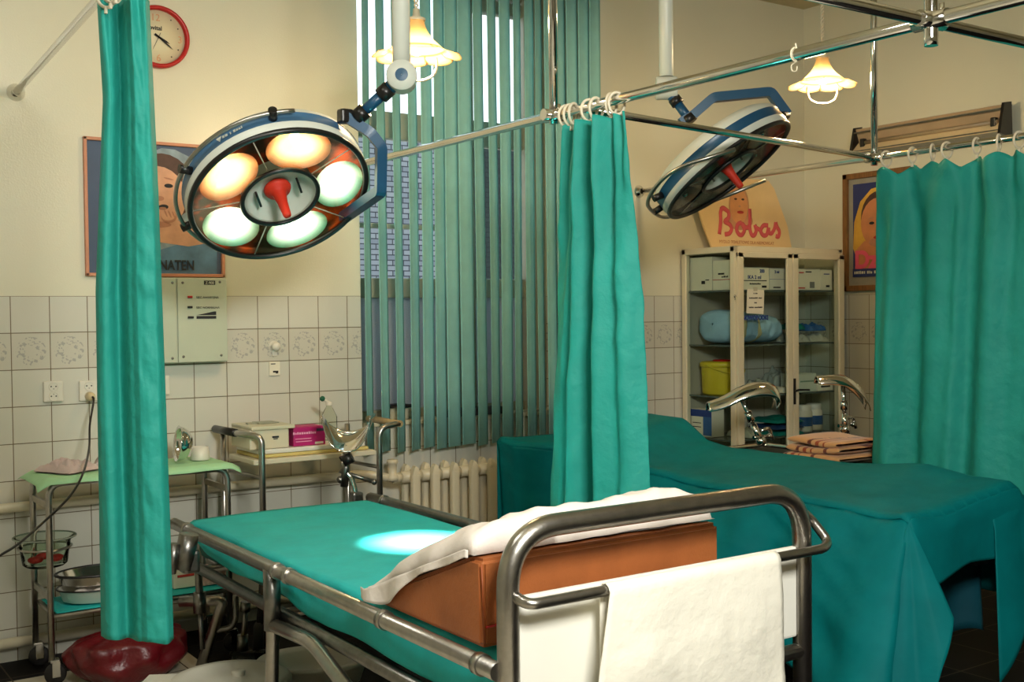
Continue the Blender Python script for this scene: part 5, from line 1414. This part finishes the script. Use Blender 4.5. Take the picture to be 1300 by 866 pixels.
carton(1.46, 1.56, 4.6, .14, kz, .10, 'white box on the lower trolley shelf behind the curtain', marks=(('b', .5, .5, .7, .1, REDINK),))
carton(1.575, 1.645, 4.58, .14, kz, .055, 'flat patterned box at the right of the lower trolley shelf', mt=mat('patterned card', (206, 170, 160), .6, 0, .3, 60))

# ---- red bag on the floor
rb = onZ(160, 856, 0); rb.y += .03
bgc = V((rb.x+.01, rb.y-.06, 0)); RW = .225
def bag(u, v):
    a = 2*pi*u; q = v
    r = RW*(math.sin(pi*min(1, .18+q*.66)))**.7*(1-.75*ss(.72, 1, q))
    n_ = noise.noise(V((math.cos(a)*2.2, math.sin(a)*2.2, q*3)))*.16+.06*math.sin(a*9+q*5)*(.3+q)
    return bgc+V((r*(1+n_)*math.cos(a), r*.75*(1+n_)*math.sin(a), max(.003, .205*q*(1+.10*n_)-.0)))
bgm = MB().grid(bag, 64, 30)
bg = thing('refuse_bag', 'dark red plastic refuse bag on the floor below the left curtain', 'bag', bgc)
obj('bag_body', bgm, BAG, bg)
obj('tied_neck', MB().lathe([(.05, .19), (.03, .2), (.035, .208), (.06, .222), (.05, .226), (.001, .21)], bgc, seg=24), BAG, bg)

# ---- white lidded basin under the bed
wb = at(292, 858, 3.9); wr = .20; wz = wb.z
wbt = thing('lidded_basin', 'white plastic lidded basin on the floor under the near bed', 'basin', (wb.x, wb.y, 0))
obj('basin_body', MB().lathe([(.001, 0), (wr*.7, 0), (wr*.75, .01), (wr*.95, wz-.03), (wr*.93, wz-.03), (.001, .02)], (wb.x, wb.y, 0), seg=40), PLAST, wbt)
obj('lid', MB().lathe([(wr*.96, wz-.035), (wr*1.04, wz-.03), (wr*1.05, wz-.015), (wr*.98, wz-.004), (wr*.8, wz-.002), (wr*.76, wz-.008), (wr*.3, wz-.004), (.001, wz-.003)], (wb.x, wb.y, 0), seg=48), PLAST, wbt)
obj('lid_knob', MB().lathe([(.02, wz-.005), (.024, wz+.01), (.018, wz+.014), (.001, wz+.015)], (wb.x+.03, wb.y, 0), seg=20), PLAST, wbt)
hd = -sd
hb = V((wb.x, wb.y, wz-.028))
obj('handle', MB().prism([hb+hd*wr*.9+fd*.05, hb+hd*(wr+.09)+fd*.04, hb+hd*(wr+.09)-fd*.04, hb+hd*wr*.9-fd*.05], (0, 0, .022)), PLAST, wbt)
b2_ = at(385, 862, 4.22)
bp = thing('bedpan', 'pale plastic bedpan lying behind the lidded basin under the bed', 'bedpan', (b2_.x+.03, b2_.y, 0))
bo = V((b2_.x+.05, b2_.y+.02, 0))
obj('pan_body', MB().lathe([(.001, 0), (.1, 0), (.14, .02), (.16, .09), (.17, .10), (.165, .105), (.12, .098), (.1, .06), (.001, .05)], bo, seg=40, sx=1.25, ref=(sd.x, sd.y, 0)), PLAST, bp)

# ---- bottle under the bed
bq = onZ(322, 836, .036)
bt = thing('plastic_bottle', 'clear plastic bottle lying on the floor behind the white basin', 'bottle', bq)
obj('bottle_body', MB().lathe([(.001, -.09), (.03, -.09), (.034, -.08), (.034, .05), (.014, .085), (.014, .1)], bq, sd, 24), glass('cloudy bottle', (196, 206, 214), .25), bt)
obj('cap', MB().lathe([(.016, .098), (.016, .118), (.001, .12)], bq, sd, 18), PLAST, bt)

# ================================================================== SECOND TROLLEY
t2 = thing('instrument_trolley', 'small steel trolley with handles and a cream shelf by the window', 'trolley', (2.1, 4.6, 0))
yF, yB = 4.51, 4.83
lx_ = onY(333, 600, yF).x; rx_ = onY(482, 600, yF).x
zh = onY(303, 553, yF+.05).z
zL = zh
obj('leg_frame', MB().tube(fillet([(lx_-.06, yB+.07, zL), (lx_-.05, yF+.06, zL), (lx_, yF, zL-.005), (lx_, yF, .06)], .05, 8), .0135, 12), STEEL, t2)
obj('handle_grip', MB().tube([(lx_-.06, yB+.07, zL), (lx_-.053, yF+.16, zL)], .0175, 14), BLACK, t2)
ke = onY(507, 538, yF)
obj('leg_frame', MB().tube(fillet([(rx_, yF, .06), (rx_, yF, ke.z-.01), (ke.x, yF, ke.z)], .06, 8), .0135, 12), STEEL, t2)
obj('handle_grip', MB().tube([(ke.x, yF-.008, ke.z), (ke.x+.01, yB, ke.z)], .0155, 14), mat('buff grip', (160, 140, 100), .5, 0, .1, 8), t2)
for x in (lx_, rx_):
    obj('rear_leg', MB().tube([(x-(.05 if x == lx_ else 0), yB, .06), (x-(.05 if x == lx_ else 0), yB, zL-.01)], .0125, 12), STEEL, t2)
    obj('side_bar', MB().tube([(x, yF, .80-.09), (x-.02, yB, .80-.09)], .009, 10), STEEL, t2)
    for y in (yF, yB): obj('caster', MB().lathe([(.001, -.012), (.03, -.012), (.036, -.006), (.036, .006), (.03, .012), (.001, .012)], (x-(.05 if x == lx_ and y == yB else 0), y, .037), (.3, 1, 0), 22).box((x-(.05 if x == lx_ and y == yB else 0), y, .068), (.03, .04, .02), bev=.004), RUBBER, t2)
zs = onY(390, 566, yF+.01).z
shz = zs-.055
obj('shelf', MB().box(((lx_+rx_)/2-.02, (yF+yB)/2, shz), (rx_-lx_+.02, yB-yF-.03, .022), bev=.004), CREAM, t2)
pb1 = MB().box(((lx_+rx_)/2-.015, (yF+yB)/2+.01, shz+.0195), (rx_-lx_-.03, yB-yF-.07, .014), bev=.004)
obj('paper_pad', pb1, mat('yellowed paper', (204, 184, 112), .7, 0, .1, 12), label='yellowed paper pad on the shelf of the small trolley', cat='paper pad')
obj('metal_tray', MB().box(((lx_+rx_)/2-.02, (yF+yB)/2+.02, shz+.0375), (rx_-lx_-.05, yB-yF-.06, .02), bev=.006), WHITE, label='flat white tray carrying the boxes on the small trolley', cat='tray')
sz_ = shz+.0485
bY0 = yF+.05
x0, x1 = onY(327, 565, bY0).x, onY(371, 560, bY0).x
wbx = thing('plastic_box', 'cream plastic box with a wide lid on the small trolley', 'box', ((x0+x1)/2, bY0+.12, sz_))
hb_ = onY(350, 545, bY0).z-sz_
obj('box_body', MB().box(((x0+x1)/2-.02, bY0+.12, sz_+hb_/2), (x1-x0+.02, .22, hb_), bev=.006), CREAM, wbx)
obj('lid', MB().box(((x0+x1)/2-.005, bY0+.12, sz_+hb_+.007), (x1-x0+.04, .24, .016), bev=.005), mat('cream lid', (204, 200, 172), .35, 0, .05, 8), wbx)
obj('lid_button', MB().box(((x0+x1)/2-.05, bY0+.14, sz_+hb_+.018), (.04, .03, .006), bev=.002).box(((x0+x1)/2+.02, bY0+.15, sz_+hb_+.018), (.09, .09, .004), bev=.002), mat('grey lid inset', (150, 154, 136), .4, 0, .06, 8), wbx)
p = onY(351, 555, bY0)
obj('printed_mark', MB().box(V((p.x, bY0+.0095, p.z)), (.03, .001, .008)).box(V((p.x, bY0+.0095, p.z-.008)), (.02, .001, .004)), INK, wbx)
MAG = mat('magenta card', (178, 24, 104), .45, 0, .06, 10)
x0, x1 = onY(372.5, 550, bY0+.02).x, onY(413, 550, bY0+.02).x
mh = onY(390, 543, bY0+.02).z-sz_
carton(x0, x1, bY0+.02, .12, sz_, mh, 'magenta glove carton on the small trolley beside the cream box', mt=MAG, marks=(('b', .84, .84, .24, .16, mat('dark label', (60, 40, 70), .5, 0, .1, 10)), ('b', .8, .12, .26, .12, PAPER), ('t', .35, .72, .11, .016, mat('pale pink print', (236, 170, 196), .6, 0, .04, 9)), ('b', .3, .4, .5, .04, MATS['pale pink print']), ('b', .32, .25, .5, .04, MATS['pale pink print'])))
bo = V((onY(418, 540, bY0+.16).x, bY0+.16, sz_))
btl = thing('spray_bottle', 'clear bottle with a green tip standing behind the magenta carton', 'bottle', bo)
hb2 = onY(412, 505, bY0+.16).z-sz_
obj('bottle_body', MB().lathe([(.001, 0), (.034, 0), (.036, .01), (.036, hb2*.55), (.02, hb2*.72), (.013, hb2*.78), (.013, hb2*.84)], bo, seg=24), glass('frosted bottle', (240, 243, 236), .06), btl)
obj('nozzle', MB().lathe([(.015, hb2*.82), (.016, hb2*.88), (.008, hb2*.9), (.001, hb2*.92)], bo, seg=16).tube([bo+V((0, 0, hb2*.88)), bo+V((-.03, 0, hb2*.97))], .006, 10), PLAST, btl)
obj('tip', MB().ball(bo+V((-.032, 0, hb2*.98)), .0125, 12), mat('green tip', (14, 92, 66), .4, 0, .05, 9), btl)

# ---- white bucket by the radiator
bkc = V((onY(464, 640, 4.70).x, 4.68, 0))
zt_b = .33
bk = thing('bucket', 'cream enamel bucket on the floor in front of the radiator pipe', 'bucket', bkc)
obj('pail', MB().lathe([(.001, .0), (.08, .0), (.085, .01), (.115, zt_b-.01), (.13, zt_b), (.122, zt_b-.004), (.09, .02), (.001, .015)], bkc, seg=36), CREAM, bk)
obj('handle', MB().tube([bkc+V((.128*math.cos(a), .0-.03*math.sin(a), zt_b-.03+.10*math.sin(a)*.6)) for a in [pi*k/14 for k in range(15)]], .004, 8), STEEL, bk)
# ---- jar on the windowsill
c = V((onY(505, 520, 4.965).x, 4.965, WZ0+.0255))
sj = thing('lidded_pot', 'pale pot with a dark lid on the windowsill behind the blind', 'pot', c)
ht_ = onY(500, 518, BY).z-c.z
obj('pot_body', MB().lathe([(.001, 0), (.05, 0), (.055, .01), (.06, max(.05, ht_))], c, seg=28), CREAM, sj)
obj('lid', MB().lathe([(.074, max(.05, ht_)), (.074, max(.05, ht_)+.012), (.001, max(.05, ht_)+.02)], c, seg=28), BLACK, sj)
bpx = onY(585, 528, BY+.0).x
carton(bpx-.10, bpx+.24, BY-.04, .09, WZ0+.0245, .035, 'low dark box lying on the windowsill behind the blind', mt=mat('dark card', (56, 58, 60), .5, 0, .1, 10))

# ================================================================== LIGHT
def area(name, loc, target, sx, sy, w, col):
    L = bpy.data.lights.new(name, 'AREA'); L.shape = 'RECTANGLE'; L.size = sx; L.size_y = sy; L.energy = w; L.color = col
    o = bpy.data.objects.new(name, L); COL.objects.link(o); o.location = loc
    o.rotation_euler = (V(target)-V(loc)).to_track_quat('-Z', 'Y').to_euler(); return o
area('unseen_light', (1.0, .15, 2.4), (1.9, 3.0, .7), .8, .5, 102, (1, .985, .9))  # added unseen front light near the camera, flash-like, well below the ceiling
area('unseen_light', (.2, 2.5, 3.2), (.6, 3.4, .5), .8, .4, 16, (1, .985, .88))  # ceiling fixture out of view above the left side
L = bpy.data.lights.new('operating_lamp_beam', 'SPOT'); L.energy = 6500; L.spot_size = math.radians(12); L.spot_blend = 1.0; L.color = (1, .96, .86); L.shadow_soft_size = .12
o = bpy.data.objects.new('operating_lamp_beam', L); COL.objects.link(o)
aim = onZ(538, 690, .62); o.location = LC+Ln*.125
o.rotation_euler = (aim-o.location).to_track_quat('-Z', 'Y').to_euler()
print('lamp', LC, Ln, 'aim', aim, 'R', LR, DR)
wd_ = bpy.data.worlds.new('sky'); S.world = wd_; wd_.use_nodes = True
bgn = wd_.node_tree.nodes['Background']
tcw = wd_.node_tree.nodes.new('ShaderNodeTexCoord'); sx_ = wd_.node_tree.nodes.new('ShaderNodeSeparateXYZ'); rp = wd_.node_tree.nodes.new('ShaderNodeValToRGB')
wd_.node_tree.links.new(tcw.outputs['Generated'], sx_.inputs[0]); wd_.node_tree.links.new(sx_.outputs['Z'], rp.inputs[0]); wd_.node_tree.links.new(rp.outputs[0], bgn.inputs[0])
rp.color_ramp.elements[0].color = (.88, .94, 1, 1); rp.color_ramp.elements[1].color = (.8, .9, 1, 1)
bgn.inputs[1].default_value = 2.2
vs_ = S.view_settings
vs_.view_transform = 'Standard'; vs_.look = 'None'; vs_.gamma = 1; vs_.use_curve_mapping = False; vs_.exposure = 0
